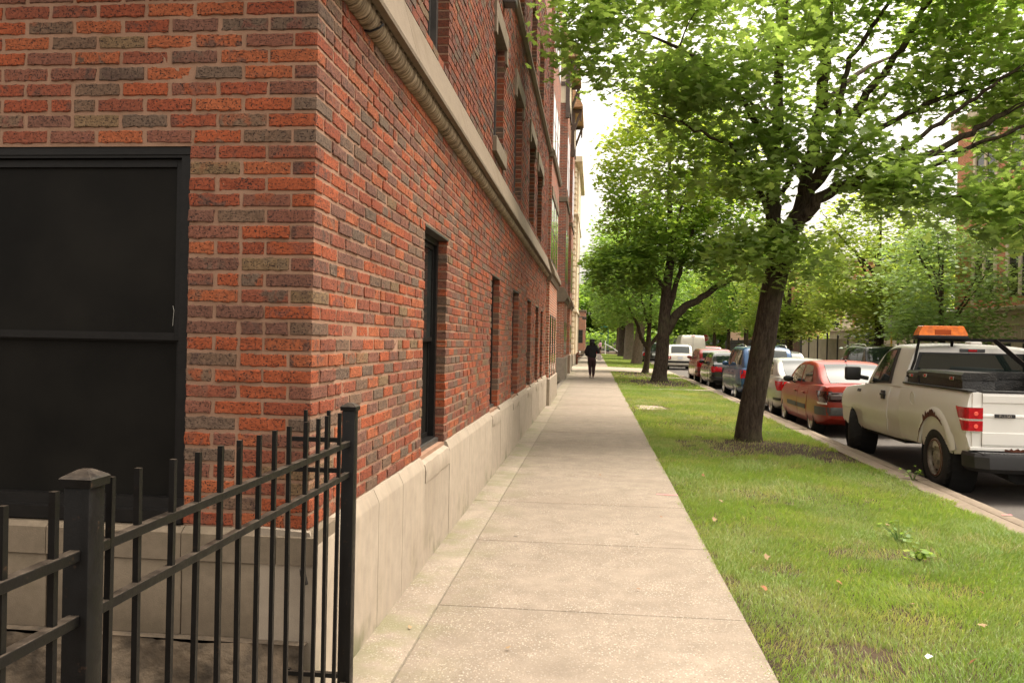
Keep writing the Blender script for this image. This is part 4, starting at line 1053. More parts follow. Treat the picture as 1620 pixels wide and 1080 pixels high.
PBk = mat_paint('black_paint', (.012, .012, .013), .25, dirt=.08); PDr = mat_paint('dark_red_paint', (.20, .012, .014), .28, dirt=.1); PWh = M['white']; PGr = mat_paint('grey_green_paint', (.25, .27, .24), .3, .3)
def xl(y): return xc(y)+.10
RZ = -.013
sedan('bright red four door sedan parked between the white pickup and the silver sedan', xl(16.6)+.86, 16.50, RZ, PR, trim='greyplastic', lens='darklens', mirror='blackplastic')
sedan('silver sedan with red wraparound taillights parked ahead of the red sedan', xl(21)+.86, 20.55, RZ, PSil, L=4.5, H=1.44, plate=True)
suv('blue suv with roof rails, half hidden behind the leaning maple trunk', xl(26.2)+.9, 26.25, RZ, PBl, rack=(.5, 2.4), L=4.4, H=1.72)
sedan('black sedan parked ahead of the blue suv', xl(33)+.86, 33.1, RZ, PBk, L=4.6, H=1.45)
suv('dark red hatchback parked ahead of the black sedan', xl(38.5)+.88, 38.5, RZ, PDr, L=4.3, W=1.76, H=1.56, rw=.32)
suv('white boxy suv with square taillights seen through the gap past the second trunk', 5.72, 56.0, RZ, PWh, L=4.25, W=1.86, H=1.70, tail='square', rack=(.5, 2.3), rbase=.08, rounding=.90)
suv('black suv with roof rails parked across the street before the grey board fence', 11.9, 35.2, 0, PBk, L=4.6, W=1.86, H=1.78, rack=(.5, 2.5), group='cars parked across the street')[0].location.z = -.16
suv('small dark red suv with lit taillight beside the white van', 9.2, 66.0, 0, PDr, L=4.3, H=1.62, group='cars driving up the street', detail=False)
sedan('grey green sedan parked across the street behind the black sedan roof', 11.6, 58.0, 0, PGr, L=4.4, H=1.45, group='cars parked across the street')
sedan('silver grey sedan parked across the street nearest past the blue suv roof', 11.7, 50.0, 0, PSil, L=4.4, H=1.42, group='cars parked across the street')
suv('black pickup like suv with red taillights far up the kerb between trunks', 5.0, 70.5, RZ, PBk, L=4.8, W=1.95, H=1.85, tail='tall')
sedan('red hatchback glimpsed far up the kerb between the thick trunks', 5.2, 88.0, RZ, PDr, L=4.2, H=1.5)
suv('silver suv glimpsed at the far end of the kerb row', 5.5, 101.0, RZ, PSil, L=4.4, H=1.7)
# the brake lamp that is lit
lit = bpy.data.materials.new('lit_tail_lamp'); lit.use_nodes = True; b_ = lit.node_tree.nodes['Principled BSDF']; b_.inputs['Base Color'].default_value = (.6, .03, .02, 1); b_.inputs['Emission Color'].default_value = (1, .12, .05, 1); b_.inputs['Emission Strength'].default_value = 2.0
for o in bpy.data.objects:
    if o.name.startswith('suv') and o.get('label', '').startswith('small dark red'):
        for c in o.children:
            if c.name.startswith('taillight') : c.data.materials[0] = lit
# white van -----------------------------------------------------------
VAN = thing('cargo_van', 'tall white cargo van seen from behind in the street beyond the white suv', 'van', (7.35, 63, ROAD), 0, 'cars driving up the street')
vt = [(0, 1.2), (.05, 1.3), (.3, 1.34), (4.2, 1.3), (4.9, 1.1), (5.2, .8)]
sh = Shell(vt, [(0, .42), (.4, .32), (4.6, .32), (5.2, .4)], [(0, .93), (.1, .98), (.5, 1.0), (4.4, 1.0), (5.2, .8)], y1=5.2)
mb = MB(); mb.loft(sh.rings(ystat(0, 5.2, 20))); bd = mb.build('body', PWh, VAN, smooth=32, rel=True); ap = [(1.1, .36), (4.3, .36)]; cut(bd, arch_cutters(2.0, ap, .42)); arch_liner(VAN, 2.0, ap, .415)
hs = House(sh.top, [(0, 2.1), (.05, 2.32), (.2, 2.42), (3.2, 2.44), (3.7, 2.3), (4.5, 1.35)], [(0, .95), (.3, .985), (4.0, .97), (4.6, .85)], [(0, .80), (.3, .84), (4.6, .75)], 0, 4.5, 2.44)
mb = MB(); mb.loft(hs.rings([0, .015, .04, .09, .2]+list(np.linspace(.4, 4.5, 20)))); mb.build('cargo_body', PWh, VAN, smooth=38, rel=True)
mb = MB(); mb.box(-.006, .006, -.012, .01, .5, 2.3); mb.build('door_seam', M['greyplastic'], VAN, rel=True)
mb = MB(); mb.box(.18, .62, -.02, .01, 1.02, 1.2, bev=.01); mb.build('plate_recess', M['blackplastic'], VAN, rel=True)
mb = MB(); mb.box(.26, .54, -.026, .0, 1.05, 1.16, bev=.006); mb.build('number_plate', M['plate'], VAN, rel=True)
for s in (-1, 1):
    mb = MB(); x = sorted((s*.86, s*.95)); mb.box(x[0], x[1], -.02, .04, .85, 1.25, bev=.015); mb.build('taillight', M['redlens'], VAN, rel=True)
    for y in (1.1, 4.3): make_wheel(VAN, s*.87, y, .35, .22, s, rim='steelrim', steel=True)
mb = MB(); mb.box(-.14, .14, -.02, .03, 2.34, 2.39, bev=.008); mb.build('brake_light', M['redlens'], VAN, rel=True)
mb = MB(); mb.box(-.95, .95, -.08, .05, .38, .56, bev=.03); mb.build('bumper', M['greyplastic'], VAN, rel=True)

# ------------------------------------------------------------------ pickup truck, nearest vehicle
TX, TY = 5.27, 9.68
TR = thing('pickup_truck', 'rusty white pickup truck with amber light bar and black tool boxes in its bed', 'pickup truck', (TX, TY, ROAD), -.012)
PT = mat_paint('truck_white', (.74, .73, .69), .42, dirt=.12, dirtc=(.38, .32, .24), coat=.2)
W = 2.0; AY, FY = 1.25, 4.80; RWT = .39; RY = .35; RZD = -.06
class TruckShell(Shell):
    def half(s, y):
        h = Shell.half(s, y); w = s.hw(y)
        return h[:4]+[(.990*w, .725), (1.002*w, .745)]+[(x, max(z, .78)) for x, z in h[5:]]
top = [(2.56, 1.235), (3.2, 1.225), (4.1, 1.18), (4.35, 1.17), (4.9, 1.13), (5.45, 1.07), (5.66, 1.0), (5.76, .88)]
sh = TruckShell(top, [(2.56, .44), (4.0, .43), (5.4, .42), (5.76, .45)], [(2.56, .955), (2.7, .97), (3.4, .985), (4.9, .985), (5.4, .96), (5.66, .88), (5.76, .8)], y0=2.56, y1=5.76)
mb = MB(); mb.loft(sh.rings([2.56, 2.565, 2.58]+list(np.linspace(2.7, 5.4, 30))+[5.5, 5.6, 5.66, 5.7, 5.74, 5.76])); body = mb.build('body', PT, TR, smooth=32, rel=True)
cut(body, arch_cutters(1.95, [(FY, RWT+.03)], RWT+.10, .30))
arch_liner(TR, 1.95, [(FY, RWT+.03)], RWT+.097, .29)
def ty(x): return x
hs = House(sh.top, [(2.56, 1.745), (2.585, 1.785), (2.65, 1.805), (2.8, 1.815), (3.2, 1.825), (3.5, 1.80), (3.75, 1.69), (4.1, 1.36), (4.34, 1.17)], [(2.56, .925), (3.2, .93), (4.0, .91), (4.34, .86)], [(2.56, .735), (3.0, .75), (4.34, .73)], 2.56, 4.34, 1.825)
mb = MB(); mb.loft(hs.rings([2.56, 2.575, 2.59, 2.62, 2.66, 2.72]+list(np.linspace(2.8, 4.335, 28)))); mb.build('cabin', PT, TR, smooth=34, rel=True)
g = MB(); hs.top_glass(g, 3.62, 4.24, fr=.86); g.build('windscreen', M['carglass'], TR, smooth=40, rel=True, fix=False)
for s in (-1, 1):
    # black window surround, glass, B pillar
    g = MB(); hs.side_glass(g, s, (3.02, 3.08), (4.24, 3.66), .02, .90, .004, 12, 5); w = g.build('side_window', M['blackplastic'], TR, smooth=40, rel=True)
    g = MB(); hs.side_glass(g, s, (3.15, 3.20), (4.14, 3.62), .07, .85, .008, 12, 5); g.build('pane', M['carglass'], w, smooth=40, rel=True)
    mb = MB(); sh.side_patch(mb, s, (3.05, 3.0), (4.17, 4.24), .47, 1.19, off=.007, nu=14, nv=10); d = mb.build('door', PT, TR, smooth=30, rel=True)
    mb = MB(); x = sorted((s*(sh.sx(3.2, 1.06)+.004), s*(sh.sx(3.2, 1.06)+.035))); mb.box(x[0], x[1], 3.13, 3.27, 1.00, 1.13, bev=.012)
    mb.box(x[0]-(.012 if s < 0 else 0), x[1]+(.012 if s > 0 else 0), 3.12, 3.28, 1.05, 1.085, bev=.008); mb.build('handle', M['blackplastic'], d, smooth=30, rel=True)
    mb = MB(); mb.tube([(s*.93, 4.1, 1.27), (s*1.10, 4.10, 1.30)], .035, 8); x = sorted((s*1.05, s*1.29)); mb.box(x[0], x[1], 4.04, 4.16, 1.235, 1.455, bev=.035); mb.build('mirror', M['blackplastic'], TR, smooth=30, rel=True)
    mb = MB(); sh.side_patch(mb, s, 4.36, 4.55, 1.04, 1.085, off=.006, nu=3, nv=1); mb.build('badge', M['greyplastic'], TR, rel=True)
    mb = MB(); sh.side_patch(mb, s, 5.45, 5.70, .80, .98, off=.008, nu=4, nv=2); mb.build('headlight', M['clearlens'], TR, rel=True)
# rear window: black surround and glass on the cab back
mb = MB(); P = lambda a, b, yy: [(-a[0], yy, a[1]), (a[0], yy, a[1]), (b[0], yy, b[1]), (-b[0], yy, b[1])]
mb.add(P((.84, 1.25), (.71, 1.712), 2.553)+P((.84, 1.25), (.71, 1.712), 2.57), [(0, 1, 2, 3), (4, 7, 6, 5), (0, 4, 5, 1), (1, 5, 6, 2), (2, 6, 7, 3), (3, 7, 4, 0)]); rw_ = mb.build('rear_window', M['blackplastic'], TR, rel=True)
mb = MB(); mb.add(P((.79, 1.27), (.675, 1.69), 2.547), [(0, 1, 2, 3)]); mb.build('pane', M['carglass'], rw_, rel=True, fix=False)
mb = MB(); mb.box(-.17, .17, 2.545, 2.575, 1.722, 1.77, bev=.008); bl = mb.build('brake_light', M['greyplastic'], TR, rel=True); mb = MB(); mb.box(-.06, .06, 2.538, 2.55, 1.73, 1.762, bev=.005); mb.build('lamp', M['redlens'], bl, rel=True)
mb = MB(); mb.box(.05, .22, 2.75, 2.95, 1.825, 1.875, bev=.02); mb.build('roof_antenna_box', M['clearlens'], TR, rel=True)  # white antenna box on the cab roof, no lamp
# bed sides
for s in (-1, 1):
    prof = [(.88, .50), (.935, .50), (.962, .60), (.976, .74), (.984, .76), (.985, .92), (.978, 1.08), (.962, 1.18), (.945, 1.24), (.925, 1.265), (.86, 1.265), (.86, .60)]
    ys = [RY+q for q in (.035, .06, .11, .18, .26)]+list(np.linspace(RY+.4, 2.4, 20))+[2.535]
    rings = []
    for y in ys:
        yq_ = y-RY; pin = .035*max(0, (.2-yq_)/.2)**2; lift = .10*max(0, (.34-yq_)/.34) if yq_ < .34 else 0
        rings.append([(s*(px_-pin if px_ > .9 else px_), y, z+(lift if z < .61 else 0)) for px_, z in prof])
    mb = MB(); mb.loft(rings); o = mb.build('bed_side', PT, TR, smooth=28, rel=True)
    cut(o, arch_cutters(1.97, [(AY, RWT+.02)], RWT+.115, .34))
    # raised arch lip
    rr = []
    for k in range(25):
        a = R(14)+R(152)*k/24; c, sn = math.cos(a), math.sin(a)
        e_ = min(1, math.sin(PI*k/24)*3); pr = [(.965, RWT+.114), (.988+.014*e_, RWT+.116), (.988+.017*e_, RWT+.14), (.986+.008*e_, RWT+.20), (.974, RWT+.245), (.95, RWT+.2)]
        rr.append([(s*x, AY+q*c, RWT+.02+q*sn) for x, q in pr])
    mb = MB(); mb.loft(rr); mb.build('wheel_arch', PT, o, smooth=40, rel=True)
    # rust eaten edge, front half of the arch and its top
    V = []; F = []; r2 = random.Random(4); n = 40
    for k in range(n+1):
        a = R(13)+R(112)*k/n; ww = (.012+.03*max(0, math.sin((a-R(10))*1.4))**2)*r2.uniform(.35, 1.5)
        if .95 < a < 1.75: ww += r2.uniform(.0, .05)
        for q in (RWT+.108, RWT+.116+ww): V.append((s*1.0085, AY+q*math.cos(a), RWT+.02+q*math.sin(a)))
    F = [(2*k, 2*k+1, 2*k+3, 2*k+2) for k in range(n)]
    mb = MB(); mb.add(V, F); mb.build('rust_edge', M['rust'], o, rel=True)
    mb = MB(); mb.box(*sorted((s*.845, s*.955)), .03+RY, 2.50, 1.267, 1.292, bev=.01); mb.build('rail_cap', M['blackplastic'], o, smooth=30, rel=True)
    # tail lamp: red upper, chrome band, red lower, wrapping the corner
    def lamp(z0, z1, y0, y1, m, nm, pr, e=.0):
        b = MB(); x0, x1 = .80, .985+e
        pts = [(x0, -.012-e), (x1-.035, -.012-e), (x1-.008, .02), (x1, .06)]
        r_ = []
        for z, yy in ((z0, y0), (z1, y1)): r_.append([(s*x, y, z) for x, y in pts]+[(s*x1, yy, z), (s*.93, yy, z), (s*.80, .03, z)])
        b.loft(r_); o_ = b.build(nm, M[m], pr, smooth=25, rel=True); o_.location = (0, RY, RZD) if pr is TR else (0, 0, 0); return o_
    tl = lamp(.875, 1.155, .07, .27, 'chrome', 'taillight', TR); mb = MB(); mb.box(*sorted((s*.80, s*.90)), .02+RY, .13+RY, .60, 1.264); mb.build('corner_post', PT, o, rel=True)
    lamp(1.022, 1.15, .185, .262, 'redlens', 'lens', tl, .006); lamp(.882, .998, .08, .155, 'redlens', 'lens', tl, .006)
    for zc in (.937, 1.082):
        b = MB(); b.lathe([(-.008, .0), (-.008, .022), (0, .028)], (s*.875, -.014, zc), 'y', 16); b.build('bulb_reflector', mat_plain('lamp_glow_red', (.9, .12, .08), .2) if 'lamp_glow_red' not in bpy.data.materials else bpy.data.materials['lamp_glow_red'], tl, rel=True)
arch_liner(TR, 1.97, [(AY, RWT+.02)], RWT+.112, .33)
# fuel door, character crease
mb = MB(); mb.lathe([(-.004, .085), (.0, .083), (.0, .0)], (-.983, 2.02, 1.09), 'x', 24); mb.lathe([(-.007, .02), (-.009, .0)], (-.983, 2.06, 1.09), 'x', 10); mb.build('fuel_door', PT, TR, smooth=30, rel=True)
# bed liner, floor, tailgate
mb = MB(); mb.box(-.855, .855, RY+.10, 2.50, .60, .64); mb.box(-.855, -.835, RY+.09, 2.50, .64, 1.26); mb.box(.835, .855, RY+.09, 2.50, .64, 1.26); mb.box(-.855, .855, 2.50, 2.54, .60, 1.27); mb.box(-.83, .83, RY+.085, RY+.098, .64, 1.25); mb.build('bed_liner', M['blackplastic'], TR, rel=True)
prof = [(.08, .70), (.012, .70), (.0, .73), (.0, .862), (.012, .868), (.012, 1.035), (.004, 1.05), (.006, 1.07), (.014, 1.08), (.016, 1.20), (.004, 1.215), (.002, 1.29), (.014, 1.318), (.03, 1.325), (.08, 1.325)]
mb = MB(); mb.loft([[(x, y, z) for y, z in prof] for x in (-.795, .795)]); tg = mb.build('tailgate', PT, TR, smooth=20, rel=True); tg.location = (0, RY, RZD)
mb = MB(); mb.box(-.80, .80, .0, .09, 1.327, 1.35, bev=.01); mb.build('rail_cap', M['blackplastic'], tg, smooth=30, rel=True)
cu = bpy.data.curves.new('badge_text', 'FONT'); cu.body = 'F-150'; cu.size = .06; cu.extrude = .003; cu.align_x = 'CENTER'
tmp = link(bpy.data.objects.new('tmp', cu)); dg = bpy.context.evaluated_depsgraph_get(); me = bpy.data.meshes.new_from_object(tmp.evaluated_get(dg)); bpy.data.objects.remove(tmp)
me.materials.clear(); me.materials.append(M['chrome'])
mb = MB(); mb.box(-.665, -.44, -.008, .012, 1.04, 1.082, bev=.004); bg = mb.build('badge', M['blackplastic'], tg, rel=True)
for v in me.vertices: v.co = Vector((v.co.x-.553, -.0085-v.co.z, v.co.y*.8+1.045))
lt = link(bpy.data.objects.new('lettering', me)); lt.parent = bg
mb = MB(); mb.box(-.14, .14, -.02, .01, 1.20, 1.26, bev=.01); mb.build('handle', M['blackplastic'], tg, rel=True)
# lower valance with rust, step bumper
mb = MB(); mb.box(-.93, .93, -.0, .08, .655, .697, bev=.008); mb.build('valance', PT, TR, rel=True).location = (0, RY, RZD)
V = []; n = 60; r3 = random.Random(9)
for k in range(n+1):
    x = -.55+1.45*k/n; V += [(x, -.006, .652), (x, -.006, .668+r3.uniform(0, .03))]
mb = MB(); mb.add(V, [(2*k, 2*k+2, 2*k+3, 2*k+1) for k in range(n)]); mb.build('rust_edge', M['rust'], TR, rel=True).location = (0, RY, RZD)
mb = MB(); pl = [(-.96, .16), (-.97, .02), (-.93, -.12), (-.80, -.20), (.80, -.20), (.93, -.12), (.97, .02), (.96, .16)]
mb.loft([[(x*f, y+d, z) for x, y in pl] for z, f, d in ((.42, .93, .05), (.47, .99, 0), (.60, 1., 0), (.635, .985, .01))]); bp = mb.build('bumper', M['blackplastic'], TR, smooth=25, rel=True); bp.location = (0, RY, RZD)
mb = MB()
for k in range(44): x = -.86+k*.04; mb.box(x, x+.026, -.17, -.02, .636, .646)
mb.build('step_pad', M['greyplastic'], bp, rel=True)
mb = MB(); mb.box(-.05, .05, -.28, -.1, .34, .42, bev=.01); mb.box(-.3, .3, -.12, .02, .33, .40, bev=.01); mb.tube([(-.3, -.14, .34), (-.3, -.15, .22), (-.29, -.17, .12), (-.28, -.18, .08)], .012, 6); mb.build('tow_hitch', M['blackplastic'], TR, rel=True).location = (0, RY, RZD)
mb = MB(); bm = bmesh.new(); bmesh.ops.create_uvsphere(bm, u_segments=16, v_segments=10, radius=.16)
for v in bm.verts: v.co = Vector((v.co.x*1.2, AY+v.co.y*.9, .36+v.co.z*.9))
mb.bm(bm); mb.tube([(-.8, AY, .39), (.8, AY, .39)], .06, 10); mb.box(-.48, -.40, .45, 4.6, .40, .52); mb.box(.40, .48, .45, 4.6, .40, .52); mb.box(-.9, .9, 2.5, 4.2, .42, .45); mb.tube([(-.35, .4, .36), (-.35, 1.5, .42)], .15, 10); mb.build('chassis', M['void'], TR, rel=True)
for y, st in ((AY, 0), (FY, R(-24))):
    for s in (-1, 1): make_wheel(TR, s*(.855 if st == 0 else .84), y, RWT, .26, s, rim='steelrim', steel=True, steer=st, rimr=.60)
mb = MB()
for s in (-1, 1): mb.lathe([(s*.10, RWT*.60), (s*.118, RWT*.585), (s*.12, RWT*.55)], (s*.862, AY, RWT), 'x', 30)
mb.build('rusty_rim_ring', M['rust'], TR, smooth=40, rel=True)
# tool boxes
t = NT('diamond_plate_black'); v = t.coord(); ck = t.voro(t.mapping(v, (1, 1.6, 1), (0, 0, R(45))), 42); n = t.noise(v, 7, 5)
TP = t.pbr(t.ramp(n, [(.35, (.012, .012, .012)), (.75, (.035, .033, .03))]), .42, .2, t.bump(t.ramp(ck, [(.25, 1.), (.42, 0.)]), .6, .006))
def toolbox(x0, x1, y0, y1, zb, z1):
    mb = MB(); mb.box(x0+.015, x1-.015, y0+.015, y1-.015, zb, z1-.085, bev=.008); b = mb.build('tool_box', TP, TR, smooth=30, rel=True)
    mb = MB(); lid = [(x0, z1-.09), (x0, z1-.03), (x0+.03, z1), (x1-.03, z1), (x1, z1-.03), (x1, z1-.09)]; mb.loft([[(x, y, z) for x, z in lid] for y in (y0, y1)]); mb.build('lid', TP, b, smooth=25, rel=True)
    return b
b = toolbox(-.90, -.50, .68, 2.06, .75, 1.485)
for y in (.95, 1.80):
    mb = MB(); mb.box(-.912, -.897, y-.06, y+.06, 1.385, 1.425, bev=.004); lk = mb.build('latch', M['chrome'], b, rel=True); mb = MB(); mb.box(-.918, -.905, y-.02, y+.015, 1.39, 1.42, bev=.004); mb.build('lock', M['redlens'], lk, rel=True)
b = toolbox(-.90, .90, 2.08, 2.50, .85, 1.46)
mb = MB(); mb.box(-.912, -.897, 2.22, 2.36, 1.37, 1.41, bev=.004); lk = mb.build('latch', M['chrome'], b, rel=True); mb = MB(); mb.box(-.918, -.905, 2.24, 2.28, 1.375, 1.405, bev=.004); mb.build('lock', M['redlens'], lk, rel=True)
b = toolbox(.50, .90, .5, 2.06, .75, 1.475)
# headache rack
mb = MB()
mb.tube([(-.90, 2.46, 1.36), (-.86, 2.46, 1.42), (-.80, 2.47, 1.60), (-.76, 2.48, 1.80), (-.745, 2.48, 1.885)], .020, 8)
mb.tube([(-.76, 2.48, 1.885), (.2, 2.48, 1.895), (.76, 2.48, 1.90)], .021, 4, square=True)
mb.tube([(-.30, 2.48, 1.885), (-.30, 2.50, 1.80)], .022, 6)
mb.tube([(.26, 2.46, 1.89), (.50, 2.30, 1.62), (.70, 2.16, 1.40)], .03, 4, square=True)
mb.tube([(.76, 2.47, 1.35), (.752, 2.47, 1.80), (.745, 2.47, 2.12)], .036, 4, square=True)
mb.tube([(.76, 2.50, 1.86), (.90, 2.75, 1.40)], .02, 6)
mb.box(-.80, -.12, 2.36, 2.60, 1.895, 1.925, bev=.006)
rk = mb.build('headache_rack', M['iron'], TR, smooth=30, rel=True)
mb = MB(); mb.box(.705, .785, 2.43, 2.51, 2.115, 2.175, bev=.006); mb.build('rack_tip', M['redlens'], rk, rel=True)
mb = MB(); mb.box(-.79, -.13, 2.37, 2.59, 1.926, 1.95, bev=.006); lb = mb.build('light_bar', M['blackplastic'], TR, rel=True)
mb = MB(); xs = [(-.785, -.135, 1.951), (-.78, -.14, 1.985), (-.735, -.185, 2.075), (-.72, -.20, 2.085)]
mb.loft([[(a, 2.375+i*.006, z), (b_, 2.375+i*.006, z), (b_, 2.585-i*.006, z), (a, 2.585-i*.006, z)] for i, (a, b_, z) in enumerate(xs)]); mb.build('amber_lens', M['amber'], lb, smooth=20, rel=True)
mb = MB(); mb.box(-.57, -.36, 2.372, 2.38, 1.965, 2.03); mb.build('lamp_shadow', mat_plain('amber_dark', (.42, .07, .008), .2), lb, rel=True)
# antenna of the red sedan
for o in bpy.data.objects:
    if o.get('label', '').startswith('bright red'):
        mb = MB(); mb.tube([(.0, 1.42, 1.46), (.0, 1.40, 1.49)], .018, 6); mb.tube([(.0, 1.40, 1.49), (.015, 1.20, 1.70)], .005, 5); mb.build('antenna', M['blackplastic'], o, rel=True)
# ------------------------------------------------------------------ trees
def catmull(pts, n):
    P = np.array(pts, float); out = []
    Q = np.vstack([2*P[0]-P[1], P, 2*P[-1]-P[-2]])
    for i in range(1, len(Q)-2):
        for k in range(n):
            t = k/n; a, b, c, d = Q[i-1], Q[i], Q[i+1], Q[i+2]
            out.append(.5*((2*b)+(-a+c)*t+(2*a-5*b+4*c-d)*t*t+(-a+3*b-3*c+d)*t**3))
    out.append(P[-1]); o = np.array(out); o[:, 3] = np.maximum(o[:, 3], .003); return o
_h = [(.08, -.02), (.20, -.13), (.38, -.12), (.30, .03), (.58, .02), (.46, .14), (.76, .34), (.50, .36), (.54, .52), (.21, .40), (.27, .66), (.14, .70)]
MAPLE = np.array([(0, 0)]+_h+[(0, 1.05)]+[(-a, b) for a, b in _h[::-1]])
LEAF6 = np.array([(0, 0), (.34, .16), (.46, .48), (.16, .62), (0, 1.), (-.18, .6), (-.46, .46), (-.32, .14)])
LEAF4 = np.array([(0, 0), (.38, .45), (0, 1.), (-.38, .45)])
def leaf_verts(C, size, shape, rng, droop=.35, tilt=.55):
    N = len(C); a = rng.uniform(0, 2*PI, N); d = np.stack([np.cos(a), np.sin(a), -rng.uniform(-.25, 1., N)*droop], -1); d /= np.linalg.norm(d, axis=1)[:, None]
    up = np.stack([rng.normal(0, tilt, N), rng.normal(0, tilt, N), np.ones(N)], -1)
    s = np.cross(d, up); s /= np.linalg.norm(s, axis=1)[:, None]; n = np.cross(s, d)
    sh = shape; cup = rng.uniform(-.05, .28, N)
    V = C[:, None, :]+size[:, None, None]*(sh[None, :, 0, None]*s[:, None, :]+sh[None, :, 1, None]*d[:, None, :]-(cup[:, None]*(np.abs(sh[None, :, 0])**1.3+.25*sh[None, :, 1]**2))[:, :, None]*n[:, None, :])
    return V
def blob_points(b, rng, gap=1.0):
    c, r, n = np.array(b[0], float), np.array(b[1], float), b[2]
    p = rng.normal(0, 1, (n*3, 3)); p /= np.linalg.norm(p, axis=1)[:, None]; p *= rng.uniform(.25, 1, (n*3, 1))**(1/2.2)
    q = c+p*r
    nn = snoise(q[:, 0], q[:, 1]+q[:, 2]*.7, 21, .55)+snoise(q[:, 2], q[:, 0]*.5+q[:, 1], 22, .6)
    keep = nn > np.sort(nn)[int(len(nn)*(1-1/(2.9-.9*gap)))] if gap else nn > -9
    q = q[keep]; rng.shuffle(q); return q[:n]
def make_tree(name, label, base, trunk, limbs, blobs, leaf, size, per, spread, bark, shape=LEAF4, group=None, seed=1, twig=.013, lvf=None, cat='tree', nside=9, flat=.55):
    rng = np.random.default_rng(seed); t = thing(name, label, cat, base, 0, group)
    mb = MB(); S = []
    tp = catmull(trunk, 8)
    # root flare
    rings = []; n = 18; ph = rng.uniform(0, 6)
    for q in tp:
        hgt = q[2]-tp[0][2]; fl = .13*math.exp(-hgt/.18)
        rings.append([(q[0]+q[3]*(1+fl*(1+.7*math.sin(5*a+ph))+.035*math.sin(9*a+hgt*3))*math.cos(a), q[1]+q[3]*(1+fl*(1+.7*math.sin(5*a+ph))+.035*math.sin(9*a+hgt*3))*math.sin(a), q[2]) for a in [2*PI*k/n for k in range(n)]])
    mb.loft(rings); S += [tuple(q) for q in tp if q[2] > tp[0][2]+1.6]
    for L in limbs:
        lp = catmull(L, 7)
        w = rng.normal(0, .02, (len(lp), 3)); w[0] = 0; lp[:, :3] += w
        mb.tube([q[:3] for q in lp], [q[3] for q in lp], nside, jit=.08); S += [tuple(q) for q in lp[2:]]
    S = np.array(S); cl = np.concatenate([blob_points(b, rng) for b in blobs])
    d0 = np.min(np.linalg.norm(cl[:, None, :]-S[None, :, :3], axis=2), axis=1); cl = cl[np.argsort(d0)]
    SP = [S]
    for c in cl:
        A = np.concatenate(SP) if len(SP) > 1 else SP[0]
        if len(SP) > 60: SP = [A]
        v = A[:, :3]-c; d = np.linalg.norm(v, axis=1)+np.maximum(0, v[:, 2])*.6; i = int(np.argmin(d)); a = A[i, :3]; L = np.linalg.norm(a-c)
        if L < .12: continue
        r0 = min(A[i, 3]*.75, twig*(.7+L*.7)); m = (a+c)/2+np.array([0, 0, .10*L])+rng.normal(0, .07*L, 3)
        q = catmull([(*a, r0), (*m, r0*.7), (*c, max(.0035, r0*.35))], 3)
        mb.tube([x[:3] for x in q], [x[3] for x in q], 4 if r0 < .02 else 5, cap=False); SP.append(q[2:])
    mb.build('trunk', M[bark], t, smooth=60, fix=False)
    k = per; C = np.repeat(cl, k, axis=0); N = len(C)
    C = C+np.clip(rng.normal(0, 1, (N, 3)), -2, 2)*np.array([spread, spread, spread*flat]); sz = size*rng.uniform(.55, 1.25, N)
    V = leaf_verts(C, sz, shape, rng)
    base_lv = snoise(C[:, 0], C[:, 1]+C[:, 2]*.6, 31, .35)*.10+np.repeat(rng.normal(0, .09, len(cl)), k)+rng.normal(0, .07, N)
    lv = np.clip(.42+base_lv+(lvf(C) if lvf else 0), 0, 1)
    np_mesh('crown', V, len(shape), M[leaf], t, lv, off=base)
    return t
